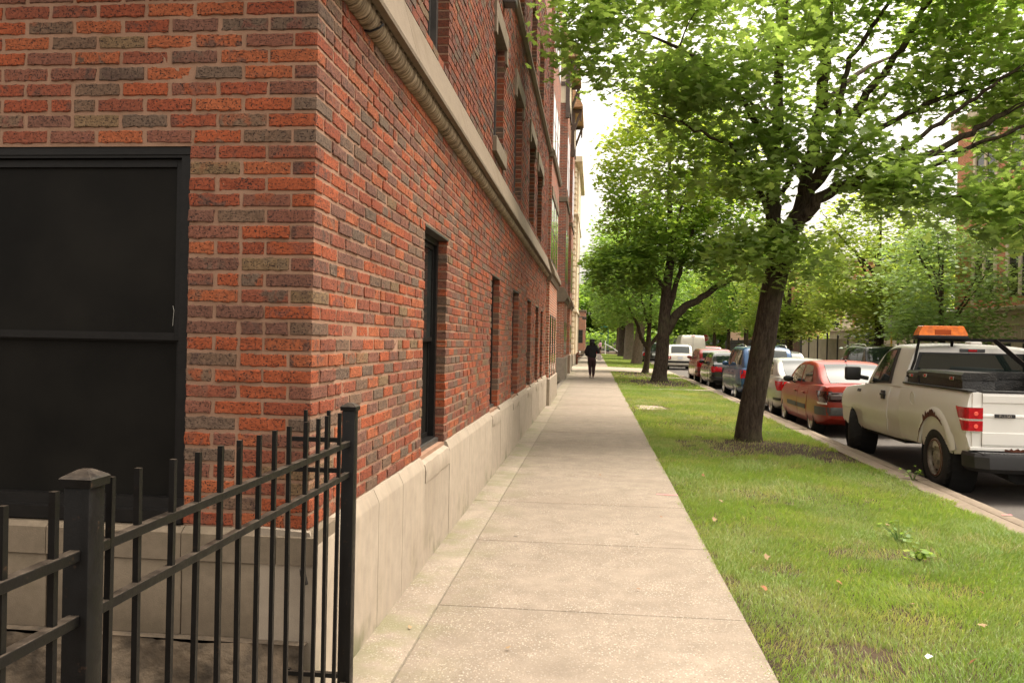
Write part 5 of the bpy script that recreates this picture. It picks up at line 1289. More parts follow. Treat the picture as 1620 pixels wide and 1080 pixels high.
# the near maple
A = [(2.62, 14.3, -.12, .225), (2.64, 14.3, .3, .205), (2.81, 14.3, 1.40, .197), (2.95, 14.3, 2.36, .188), (3.08, 14.3, 2.95, .20), (3.17, 14.3, 3.35, .185), (3.24, 14.3, 3.6, .13)]
AL = [[(3.03, 14.3, 3.1, .14), (2.95, 14.3, 3.75, .125), (2.98, 14.35, 4.7, .105), (3.02, 14.5, 5.6, .09), (3.12, 14.6, 7.5, .065), (3.0, 14.8, 9.6, .02)],
      [(3.2, 14.3, 3.3, .16), (3.42, 14.3, 3.9, .135), (3.58, 14.45, 4.7, .115), (3.76, 14.5, 5.8, .10), (3.86, 14.6, 7.3, .075), (3.9, 14.7, 9.6, .02)],
      [(3.36, 14.2, 3.75, .10), (3.72, 14.0, 4.6, .085), (4.1, 14., 5.3, .072), (4.75, 13.9, 6.25, .055), (5.2, 13.8, 7.1, .042), (5.6, 13.7, 8.2, .015)],
      [(3.80, 14.0, 4.7, .06), (3.92, 13.9, 5.5, .05), (4.05, 13.9, 6.2, .042), (4.6, 13.8, 7.1, .03), (5.0, 13.7, 8.0, .012)],
      [(3.25, 14.15, 3.5, .12), (3.62, 13.9, 3.95, .10), (3.95, 13.7, 4.15, .085), (4.3, 13.5, 4.35, .06), (5.0, 13.4, 4.5, .052), (5.75, 13.2, 4.92, .045), (6.6, 13, 5.35, .03), (7.5, 12.8, 5.7, .012)],
      [(3.9, 13.75, 4.1, .06), (4.6, 13.9, 4.22, .052), (5.4, 14.2, 4.5, .045), (6.3, 14.5, 4.95, .035), (7.5, 14.9, 5.3, .014)],
      [(4.9, 13.4, 4.48, .035), (5.6, 13.0, 4.6, .03), (6.5, 12.6, 4.95, .022), (7.3, 12.3, 5.1, .01)],
      [(4.05, 13.6, 4.15, .036), (4.55, 13.4, 4.02, .032), (5.0, 13.2, 3.84, .028), (5.65, 12.9, 3.78, .022), (6.4, 12.6, 3.42, .012), (6.9, 12.5, 3.3, .006)],
      [(2.93, 14.2, 3.55, .06), (2.62, 14.0, 4.25, .046), (2.2, 13.7, 4.72, .036), (1.6, 13.3, 4.9, .022), (.8, 12.9, 5.1, .009)],
      [(2.96, 14.3, 4.6, .06), (2.4, 13.8, 5.4, .046), (1.5, 13.1, 6.0, .032), (.4, 12.5, 6.25, .012)],
      [(2.97, 14.3, 4.0, .05), (3.16, 14.1, 4.3, .045), (3.08, 14.05, 4.9, .04), (2.7, 13.7, 5.3, .028), (2.1, 13.2, 5.5, .014)],
      [(3.45, 14.2, 4.0, .06), (4.1, 14.1, 4.75, .052), (5.0, 14.0, 5.35, .042), (6.0, 13.9, 5.75, .03), (7.2, 13.8, 6.1, .012)], [(3.6, 14.3, 4.6, .05), (4.4, 14.5, 5.5, .042), (5.3, 14.7, 6.2, .03), (6.4, 14.9, 6.8, .012)], [(4.4, 13.5, 4.38, .04), (5.2, 13.2, 5.0, .034), (6.0, 13.0, 5.6, .025), (6.9, 12.8, 6.2, .01)],
      [(3.5, 14.5, 4.4, .07), (3.3, 15.6, 5.6, .05), (3.0, 16.8, 6.6, .02)], [(3.0, 14.5, 5., .06), (2.2, 15.8, 6., .045), (1.3, 16.8, 6.6, .018)], [(3.75, 14.5, 5.6, .06), (4.8, 15.6, 6.6, .04), (5.8, 16.4, 7.2, .015)]]
AB = [((1.35, 12.9, 6.5), (2.1, 1.6, 1.35), 98), ((1.95, 13.6, 5.25), (1.3, 1.2, .7), 60), ((-.0, 12.3, 6.0), (.65, .8, .5), 26), ((3.2, 14, 7.3), (1.7, 1.7, .95), 95), ((3.3, 13.6, 5.0), (1.0, .7, .5), 30),
      ((2.95, 13.75, 2.98), (.95, .45, .42), 52), ((5.5, 13, 4.0), (1.6, 1.3, .45), 92), ((5.4, 13.6, 7.0), (1.6, 1.5, .6), 48), ((7.0, 13.4, 5.3), (1.1, 1.4, 1.0), 75), ((6.6, 13.2, 6.7), (1.3, 1.4, .6), 62), ((4.7, 13.8, 6.2), (1.3, 1., .7), 34), ((5.9, 13.5, 5.7), (1.2, 1.2, .55), 36), ((4.9, 13.6, 7.5), (1.3, 1.2, .45), 40), ((3.2, 14.8, 9.6), (2.6, 2.6, 1.0), 30), ((2.6, 16.9, 6.9), (2.2, 1.3, 1.1), 35),
      ((2.0, 13.7, 4.3), (1.0, .8, .4), 36), ((.6, 12.3, 7.2), (1.4, 1.2, .8), 55), ((6.2, 12.6, 3.3), (.8, .7, .35), 26), ((4.3, 13.6, 4.6), (.7, .6, .3), 18)]
make_tree('maple_tree', 'nearest leaning maple tree with forked trunk standing in the lawn beside the pickup', (2.61, 14.3, -.06), A, AL, AB, 'leafA', .132, 27, .28, 'bark', MAPLE, seed=5, group='street trees', lvf=lambda C: .06+.16*np.clip((C[:, 2]-6.2)/2, -.4, .6)+.10*np.clip((C[:, 0]-3.6)/3, 0, 1))  # crown light painted into leaf colour: paler high up and to the right
Bt = [(2.70, 35, -.12, .37), (2.73, 35, .3, .30), (2.82, 35, 1.1, .275), (2.87, 35, 2.3, .25), (2.96, 35, 3.9, .2), (3.1, 35, 5.5, .15), (3.0, 35.2, 8, .09), (3, 35.3, 11, .03)]
Bl = [[(2.86, 35, 1.75, .2), (3.4, 35, 2.75, .185), (4.4, 35, 3.5, .14), (5.7, 35, 4.35, .09), (7, 35, 5.4, .03)], [(2.95, 35, 2.5, .13), (3.4, 35, 4.2, .1), (3.95, 35, 6.2, .06), (4.4, 35, 8, .02)], [(2.95, 35, 3.6, .1), (2, 34.8, 4.9, .065), (.8, 34.5, 5.8, .02)],
      [(3.05, 35, 5.2, .08), (1.9, 34.4, 6.8, .05), (.9, 34, 8, .02)], [(3.1, 35, 5, .08), (3.2, 33.6, 6.4, .05), (3.4, 32.5, 7.4, .02)], [(3.1, 35, 5, .08), (3, 36.5, 6.6, .05), (2.8, 37.6, 7.6, .02)]]
BB = [((3.05, 35, 8.6), (3.0, 3.4, 4.6), 590), ((5.3, 35.4, 7.6), (2.0, 2.0, 2.6), 170), ((1.1, 34.5, 4.5), (1.45, 1.6, 1.0), 90), ((5.5, 34.6, 4.9), (1.9, 1.6, 1.0), 90), ((2.6, 34.2, 5.6), (2.2, 1.5, 1.0), 60)]
make_tree('maple_tree', 'second maple with a heavy limb reaching right over the street, in bare dirt', (2.7, 35, -.07), Bt, Bl, BB, 'leafB', .20, 32, .30, 'bark', LEAF6, seed=8, group='street trees', twig=.016, lvf=lambda C: .30*np.clip((C[:, 2]-6.2)/3.2, -.9, 1))  # sunlit top painted into leaf colour: yellower with height, darker below
Ct = [(2.72, 44.9, -.12, .21), (2.80, 44.9, .4, .16), (2.88, 44.9, 1.4, .15), (2.9, 44.9, 2.2, .11), (3.0, 45, 4, .07), (3, 45, 6.6, .02)]
Cl = [[(2.86, 44.9, 1.25, .12), (2.5, 44.8, 1.8, .10), (2.2, 44.7, 2.7, .08), (1.6, 44.5, 3.8, .03)], [(2.88, 44.9, 1.3, .11), (3.3, 45, 1.9, .09), (3.9, 45.1, 2.7, .07), (4.6, 45.1, 3.6, .03)], [(2.92, 44.9, 2.4, .08), (2.6, 44.9, 3.4, .06), (2.3, 45, 5, .02)]]
make_tree('maple_tree', 'small dark low forked maple just before the alley crossing', (2.72, 44.9, -.07), Ct, Cl, [((2.3, 44.9, 4.0), (2.2, 2.0, 1.4), 150), ((2.8, 45.2, 6.6), (2.6, 2.4, 1.8), 120)], 'leafC', .2, 30, .30, 'bark', LEAF4, seed=9, group='street trees', lvf=lambda C: -.12)
# big kerbside trees further on
def big(seed, leaf, bark, label, x, y, h=1.0, r=.45, spread=4.6, n=380, low=0., lean=0., sz=.30, group='street trees', zc=8.6, name='street_tree', lvf=None):
    tr = [(x, y, -.15, r*1.15), (x+lean*.05, y, .35, r), (x+lean*.4, y, 2.2, r*.85), (x+lean*.8, y, 3.8*h, r*.72), (x+lean*1.1, y+.2, 6.5*h, r*.45), (x+lean*1.2, y, 10*h, r*.15)]
    rg = random.Random(seed); lm = []
    for k in range(6):
        a = 2*PI*k/6+rg.uniform(-.4, .4); z0 = 3.2*h+rg.uniform(0, 2.5)-low; L = spread*rg.uniform(.55, .85); bx = x+lean*.8
        lm.append([(bx, y, z0, r*.42), (bx+L*.35*math.cos(a), y+L*.35*math.sin(a), z0+1.2, r*.30), (bx+L*.75*math.cos(a), y+L*.75*math.sin(a), z0+2.4, r*.17), (bx+L*math.cos(a), y+L*math.sin(a), z0+3.4, r*.06)])
    return make_tree(name, label, (x, y, -.08), tr, lm, [((x+lean, y, zc*h), (spread, spread, 4.6*h), n), ((x+lean, y, 4.6*h-low), (spread*.85, spread*.85, 1.2*h), int(n*.28))], leaf, sz, 24, .42, bark, LEAF4, seed=seed, group=group, twig=.02, nside=7, lvf=lvf)
big(21, 'leafC', 'bark2', 'thick pale trunk tree leaning a little, first beyond the alley', 3.25, 64.5, r=.40, lean=.5, n=380)
big(22, 'leafC', 'bark2', 'thick trunk tree second beyond the alley on the grass strip', 3.35, 81, r=.52, n=380, sz=.34)
big(23, 'leafC', 'bark', 'dark trunk tree third beyond the alley on the grass strip', 3.2, 97, r=.5, n=340, sz=.38)
big(24, 'leafB', 'bark2', 'pale trunk tree far along the grass strip near the green sign pole', 3.6, 122, r=.5, n=300, sz=.42)
# across the street
big(31, 'leafD', 'bark', 'small blue green tree across the street before the limestone building', 13.9, 34.8, h=.55, r=.15, spread=2.7, n=300, low=.2, sz=.2, group='trees across the street', zc=7.9, name='lawn_tree')
big(32, 'leafE', 'bark', 'yellowish olive tree across the street before the board fence', 13.9, 42.2, h=.86, r=.25, spread=3.5, n=520, low=.3, sz=.24, group='trees across the street', zc=6.6, name='lawn_tree')
big(33, 'leafE', 'bark', 'yellow green tree across the street beside the iron railings', 13.9, 61, h=.85, r=.28, spread=3.8, n=480, low=.5, sz=.30, group='trees across the street', zc=6.8, name='lawn_tree')
big(34, 'leafC', 'bark', 'first slim dark trunk tree behind the blue suv across the street', 13.9, 78, h=.9, r=.24, spread=3.6, n=260, low=.2, sz=.32, group='trees across the street', name='lawn_tree')
big(35, 'leafE', 'bark', 'second slim trunk tree across the street left of the blue suv', 13.9, 88, h=.9, r=.22, spread=3.4, n=240, low=.1, sz=.34, group='trees across the street', name='lawn_tree')
big(36, 'leafB', 'bark', 'slim trunk tree across the street by the stop sign', 14.0, 99, h=.9, r=.24, spread=3.6, n=240, low=.1, sz=.36, group='trees across the street', name='lawn_tree')
# far end of the street: distinct crowns behind the crossing, copies of one tree
ft = big(41, 'leafB', 'bark', 'far pale green tree closing the view at the end of the street', -8, 178, h=1.25, r=.5, spread=7, n=420, low=1.5, sz=.75, group='trees at the end of the street', zc=7., name='distant_tree')
rg = random.Random(2)
for i, (x, y, s) in enumerate(((0, 186, 1.), (6.5, 176, 1.1), (13, 182, .95), (20, 172, 1.15), (27, 168, 1.), (35, 160, 1.1), (44, 150, 1.15), (-14, 150, 1.), (30, 128, 1.), (38, 112, 1.1), (24, 112, .8), (46, 92, 1.15), (36, 70, .95), (12, 205, 1.5), (30, 200, 1.5))):
    c = copy_tree(ft); c.location = (x, y, -.2); c.rotation_euler.z = rg.uniform(0, 6.28); c.scale = (s, s, s*rg.uniform(.9, 1.1))
hg = thing('hedge', 'long green hedge and undergrowth closing the far end of the street', 'hedge', (10, 166, 0)); rng = np.random.default_rng(44)
C = np.stack([rng.uniform(-30, 55, 9000), rng.uniform(163, 169, 9000), 3.6*rng.uniform(0, 1, 9000)**.8*(1+.25*np.sin(rng.uniform(-30, 55, 9000)))], -1)
np_mesh('foliage', leaf_verts(C, rng.uniform(.4, .9, 9000), LEAF4, rng), 4, M['leafB'], hg, np.clip(.4+rng.normal(0, .15, 9000), 0, 1), off=(10, 166, 0))
for k in range(30): x = -29+k*2.8; mb = MB(); mb.tube([(x, 166, -.3), (x+.3, 166, 1.2), (x-.2, 166.2, 2.6)], [.09, .06, .02], 5); mb.build('stem', M['bark'], hg)
# spruce behind the board fence
def spruce(x, y, H, r):
    t = thing('spruce_tree', 'dark spruce with drooping boughs behind the grey board fence', 'tree', (x, y, 0), group=None); rng = np.random.default_rng(3)
    mb = MB(); mb.tube([(x, y, -.1), (x, y, H*.6), (x, y, H)], [.2, .12, .02], 8); C = []
    z = .8
    while z < H-.2:
        rr = r*(1-z/H)**.8
        for k in range(9):
            a = rng.uniform(0, 2*PI); L = rr*rng.uniform(.75, 1.1); e = (x+L*math.cos(a), y+L*math.sin(a), z-.18*L)
            mb.tube([(x, y, z), (x+L*.5*math.cos(a), y+L*.5*math.sin(a), z+.02), e], [.025, .015, .006], 4)
            for j in range(26): f = rng.uniform(.15, 1.05); C.append((x+L*f*math.cos(a)+rng.normal(0, .12*f+.03), y+L*f*math.sin(a)+rng.normal(0, .12*f+.03), z+.04-.2*L*f*f+rng.normal(0, .05)))
        z += .30
    mb.build('trunk', M['bark'], t, smooth=50); C = np.array(C); C = np.repeat(C, 2, axis=0)+rng.normal(0, .06, (len(C)*2, 3))
    V = leaf_verts(C, rng.uniform(.22, .38, len(C)), np.array([(0, 0), (.22, .4), (0, 1.), (-.22, .4)]), rng, droop=.6, tilt=.4)
    np_mesh('crown', V, 4, M['needle'], t, np.clip(.4+rng.normal(0, .2, len(C)), 0, 1), off=(x, y, 0))
spruce(17.9, 52.5, 7.5, 2.6)
sh_t = thing('shrub', 'yellow green shrub left of the red brick house behind the fence', 'shrub', (19.3, 75.5, 0)); rng = np.random.default_rng(6)
mb = MB(); 
for k in range(9): a = rng.uniform(0, 6.28); mb.tube([(19.3, 75.5, 0), (19.3+.5*math.cos(a), 75.5+.5*math.sin(a), 1.5), (19.3+1.1*math.cos(a), 75.5+1.1*math.sin(a), 2.8)], [.05, .03, .01], 5)
mb.build('stem', M['bark'], sh_t); q = blob_points(((19.3, 75.5, 2.3), (1.6, 1.6, 1.4), 120), rng); C = np.repeat(q, 16, axis=0)+rng.normal(0, .2, (len(q)*16, 3))
np_mesh('foliage', leaf_verts(C, rng.uniform(.14, .26, len(C)), LEAF4, rng), 4, M['leafE'], sh_t, np.clip(.6+rng.normal(0, .12, len(C)), 0, 1), off=(19.3, 75.5, 0))

# ------------------------------------------------------------------ across the street: buildings, fences
M['brick_orange'] = mat_brick_tex('brick_orange', (.60, .19, .10), (.46, .14, .075), (.55, .40, .3), ms=.01)
M['limelight'] = mat_stone('limestone_light', (.68, .58, .45), (.48, .39, .28))
B5 = thing('limestone_based_building', 'orange brick building on a carved limestone ground floor, at the right edge', 'building', (22, 30, 0))
mb = MB(); mb.box(17.05, 30, 16, 41.3, 3.3, 12.0); mb.build('wall', M['brick_orange'], B5)
mb = MB(); mb.box(17.0, 30, 16, 43.4, -.1, 3.05); mb.build('ground_floor', M['limelight'], B5)
mb = MB(); mb.box(16.75, 30, 15.9, 43.6, 3.05, 3.16, bev=.03); mb.box(16.6, 30, 15.9, 43.7, 3.16, 3.34, bev=.04); mb.box(16.9, 30, 15.9, 43.5, 2.55, 2.63, bev=.02); mb.box(16.8, 30, 15.9, 41.6, 12.0, 12.4, bev=.06); mb.box(16.93, 30, 15.9, 41.4, 8.3, 8.55, bev=.03); mb.build('cornice', M['limelight'], B5)
PW = lambda u, z, n: (17.05-n, u, z)
PG_ = lambda u, z, n: (17.0-n, u, z)
for k in range(12):
    y0 = 19.2+k*2.0; mbp = MB()
    mbp.box(16.955, 17.0, y0+.15, y0+.25, 0, 2.55, bev=.01)
    for z in (2.1,): mbp.box(16.96, 17.0, y0+.45, y0+1.75, 2.02, 2.08, bev=.01); mbp.box(16.96, 17.0, y0+.45, y0+1.75, 2.42, 2.48, bev=.01); mbp.box(16.96, 17.0, y0+.45, y0+.52, 2.08, 2.42); mbp.box(16.96, 17.0, y0+1.68, y0+1.75, 2.08, 2.42)
    mbp.build('relief_panel', M['limelight'], B5)
for k in range(12):
    y0 = 19.2+k*2.0
    wall_recess_window(B5, y0+.55, y0+1.65, .35 if k % 3 else 0.02, 1.85, PG_, fm='greyframe')
for k in range(7):
    y0 = 18.5+k*3.15
    for zf in (3.75, 9.0):
        zt_ = zf+(2.9 if zf < 5 else 2.7)
        wall_recess_window(B5, y0, y0+1.85, zf, zt_, PW)
        mbs = MB(); mbs.box(16.97, 17.05, y0-.24, y0-.01, zf-.2, zt_+.25, bev=.015); mbs.box(16.97, 17.05, y0+1.86, y0+2.09, zf-.2, zt_+.25, bev=.015); mbs.box(16.9, 17.05, y0-.3, y0+2.15, zt_+.0, zt_+.28, bev=.02); mbs.box(16.985, 17.06, y0+.82, y0+1.03, zf, zt_); mbs.box(16.98, 17.06, y0, y0+1.85, zf+1.9, zf+2.0)
        mbs.build('window_surround', M['limelight'], B5)
BF = thing('board_fence', 'grey beige board fence with black posts across the street behind the black suv', 'fence', (17, 56, 0))
M['board'] = mat_plain('fence_board', (.27, .235, .185), .85, 0, .15, 1.3, .15, 40); M['board2'] = mat_plain('fence_board_light', (.36, .31, .24), .85, 0, .15, 1.3, .15, 40)
ys = [43.6, 46, 48.4, 50.8, 53.2, 55.4, 57.6, 60, 62.6, 65.2, 67.8, 70.2]
for i, (a, b_) in enumerate(zip(ys[:-1], ys[1:])):
    mb = MB(); n = 14 if i < 5 else 3; w = (b_-a-.1)/n
    for k in range(n): mb.box(17.0, 17.03+.006*(k % 2), a+.05+k*w+.006, a+.05+(k+1)*w-.006, .08, 2.12)
    if i in (5, 6): mb.box(16.985, 17.0, a+.05, b_-.05, 2.05, 2.12); mb.box(16.985, 17.0, a+.05, b_-.05, .1, .17)
    mb.build('board_panel', M['board2' if i < 5 else 'board'], BF)
for i, y in enumerate(ys):
    hh = 2.75 if i == 8 else 2.3
    mb = MB(); mb.box(16.93, 17.05, y-.05, y+.05, -.1, hh, bev=.01); p = mb.build('post', M['blackplastic'], BF); mb = MB(); mb.lathe([(0, .055), (.03, .075), (.08, .06), (.13, 0)], (16.99, y, hh), 'z', 10); mb.build('finial', M['blackplastic'], p, smooth=40)
IR = thing('iron_railing', 'black iron railing on a low brick wall across the street, left of the board fence', 'fence', (17, 85, 0))
mb = MB(); mb.box(16.95, 17.15, 70.4, 112, -.1, .75, bev=.02); mb.build('low_wall', M['brick_orange'], IR)
for k in range(8):
    a = 70.5+k*5; mb = MB()
    for j in range(24): mb.box(17.03, 17.06, a+.15+j*.2, a+.18+j*.2, .75, 2.15)
    mb.box(17.02, 17.07, a, a+5, .85, .9); mb.box(17.02, 17.07, a, a+5, 1.9, 1.95); mb.build('railing_panel', M['blackplastic'], IR)
    mb = MB(); mb.box(16.97, 17.12, a-.06, a+.06, .75, 2.4, bev=.01) if k not in (4,) else mb.box(16.8, 17.3, a-.4, a+.4, -.1, 2.5, bev=.02); mb.build('post', M['blackplastic'] if k != 4 else M['brick_orange'], IR)
GA = thing('garage', 'low pale garage with flat parapet behind the board fence', 'garage', (20.5, 61, 0))
mb = MB(); mb.box(18.6, 23.5, 58, 68, -.1, 2.75); mb.build('wall', M['board2'], GA); mb = MB(); mb.box(18.45, 23.7, 57.85, 68.2, 2.75, 3.0, bev=.03); mb.build('roof', M['limelight'], GA)
B6 = thing('brick_house', 'red brick house with tall white windows behind the garage', 'house', (23, 84, 0))
mb = MB(); mb.box(20.6, 27, 80, 92, -.1, 9.5); mb.build('wall', M['brick_orange'], B6)
mb = MB(); mb.box(20.4, 27.2, 79.8, 92.2, 9.5, 9.9, bev=.04); mb.build('roof', M['limelight'], B6)
PH = lambda u, z, n: (u, 80-n, z)
M['whitewood'] = mat_plain('white_wood', (.75, .74, .72), .6, 0, .06)
for x in (21.3, 24.2):
    for z in (1.2, 5.2): wall_recess_window(B6, x, x+1.5, z, z+3.0, PH, fm='whitewood')
mb = MB(); mb.box(23.0, 23.9, 79.9, 80, 0, 9.5, bev=.02); mb.build('pilaster', M['limelight'], B6)
B7 = thing('tan_building', 'long low tan building far across the street beyond the railing', 'building', (30, 130, 0))
mb = MB(); mb.box(22, 46, 122, 140, -.1, 5.2); mb.build('wall', mat_brick_tex('brick_tan', (.55, .36, .22), (.45, .29, .18), (.5, .38, .28)), B7); mb = MB(); mb.box(21.8, 46.2, 121.8, 140.2, 5.2, 5.6, bev=.03); mb.build('roof', M['limelight'], B7)
P7 = lambda u, z, n: (u, 122-n, z)
for k in range(7): wall_recess_window(B7, 23+k*3.2, 24.6+k*3.2, 1.2, 3.4, P7)
# ------------------------------------------------------------------ signs
t = thing('yellow_post', 'yellow post with a grey box sign across the street behind the pickup roof', 'sign post', (13.6, 39.6, 0))
mb = MB(); mb.tube([(13.6, 39.6, -.1), (13.6, 39.6, 2.75)], .045, 10); mb.build('post', mat_plain('yellow_sleeve', (.62, .36, .04), .5), t, smooth=40)
mb = MB(); mb.box(13.45, 13.75, 39.55, 39.59, 2.45, 3.05, bev=.015); mb.build('sign', mat_plain('sign_back', (.42, .40, .36), .5, .3), t)
mb = MB(); mb.tube([(13.6, 39.6, 2.7), (13.6, 39.6, 3.3)], .03, 8); mb.build('post_top', M['greyplastic'], t)
t = thing('stop_sign', 'red octagonal stop sign far down the street right of the white van', 'road sign', (13.2, 101, 0))
mb = MB(); mb.tube([(13.2, 101.03, -.1), (13.2, 101.03, 2.75)], .035, 8); mb.build('post', M['greyplastic'], t)
def octa(r, y0, y1, z): mb = MB(); mb.loft([[(13.2+r*math.cos(PI/8+k*PI/4), y, z+r*math.sin(PI/8+k*PI/4)) for k in range(8)] for y in (y0, y1)]); return mb
octa(.45, 100.98, 101.0, 2.32).build('sign_border', M['whitewood'], t); sg = octa(.41, 100.965, 100.985, 2.32).build('sign_face', mat_plain('sign_red', (.42, .014, .02), .5), t)
cu = bpy.data.curves.new('stop_text', 'FONT'); cu.body = 'STOP'; cu.size = .36; cu.extrude = .004; cu.align_x = 'CENTER'; tmp = link(bpy.data.objects.new('tmp', cu)); dg = bpy.context.evaluated_depsgraph_get(); me = bpy.data.meshes.new_from_object(tmp.evaluated_get(dg)); bpy.data.objects.remove(tmp)
for v in me.vertices: v.co = Vector((v.co.x*.85, 100.958-101-v.co.z, v.co.y*1.1+2.19))
me.materials.clear(); me.materials.append(M['whitewood']); lo = link(bpy.data.objects.new('lettering', me)); lo.parent = sg
t = thing('street_name_sign', 'green pole with green street name blades at the far corner', 'street sign', (2.25, 140, 0))
gm = mat_plain('sign_green', (.012, .12, .065), .5); mb = MB(); mb.tube([(2.25, 140, -.2), (2.25, 140, 5.6)], .09, 8); mb.build('pole', mat_plain('pole_green', (.02, .07, .045), .5), t)
mb = MB(); mb.box(1.0, 2.2, 139.97, 140.0, 4.05, 4.35); mb.build('sign', gm, t); mb = MB(); mb.box(.95, 1.5, 139.97, 140, 2.95, 3.1); mb.build('sign', gm, t)
mb = MB(); mb.box(2.0, 2.5, 139.8, 140.2, -.1, .35, bev=.05); mb.build('pole_base', M['blackplastic'], t)
t = thing('white_pole', 'long thin white pole slanting down to the grass beside the person in pink', 'pole', (1.9, 108, 0)); mb = MB(); mb.tube([(1.25, 108, 1.42), (2.2, 108, .95), (3.4, 108, .15)], .045, 6); mb.build('rod', M['whitewood'], t); mb = MB(); mb.tube([(1.4, 108, -.05), (1.4, 108, 1.75)], .05, 6); mb.build('stand', M['whitewood'], t)
# ------------------------------------------------------------------ people
def skin_mesh(name, nodes, edges, mat, parent, sub=2):
    bm = bmesh.new(); L = bm.verts.layers.skin.verify(); vs = []
    for i, (x, y, z, r) in enumerate(nodes):
        v = bm.verts.new((x, y, z)); rr = r if hasattr(r, '__len__') else (r, r); gk = 1.0 if rr[0] < .02 else 1.28; v[L].radius = (rr[0]*gk, rr[1]*gk); v[L].use_root = (i == 0); vs.append(v)
    for a, b_ in edges: bm.edges.new((vs[a], vs[b_]))
    me = bpy.data.meshes.new(name); bm.to_mesh(me); bm.free(); o = link(bpy.data.objects.new(name, me))
    sm = o.modifiers.new('skin', 'SKIN'); sm.use_smooth_shade = True; ss = o.modifiers.new('sub', 'SUBSURF'); ss.levels = sub; ss.render_levels = sub
    dg = bpy.context.evaluated_depsgraph_get(); dg.update(); m2 = bpy.data.meshes.new_from_object(o.evaluated_get(dg)); o.modifiers.clear(); o.data = m2; m2.materials.clear(); m2.materials.append(mat); m2.polygons.foreach_set('use_smooth', [True]*len(m2.polygons)); o.parent = parent
    return o
def hand(nodes, edges, wi, p, d, side):
    """palm and five fingers from wrist node wi at p, pointing d"""
    d = Vector(d).normalized(); s = d.cross(Vector((0, 1, 0))).normalized()*side; n = d.cross(s)
    pm = Vector(p)+d*.055; nodes.append((*pm, (.030, .016))); pi = len(nodes)-1; edges.append((wi, pi))
    for k, (off, ln) in enumerate(((-.026, .062), (-.009, .074), (.009, .070), (.026, .056))):
        a = pm+d*.035+s*off; b_ = a+d*ln*.55+n*.008; c = b_+d*ln*.40+n*.022
        i0 = len(nodes); nodes += [(*a, .0085), (*b_, .008), (*c, .0065)]; edges += [(pi, i0), (i0, i0+1), (i0+1, i0+2)]
    a = Vector(p)+d*.03-s*.034; b_ = a+d*.035-s*.012+n*.012; i0 = len(nodes); nodes += [(*a, .010), (*b_, .0085)]; edges += [(wi, i0), (i0, i0+1)]
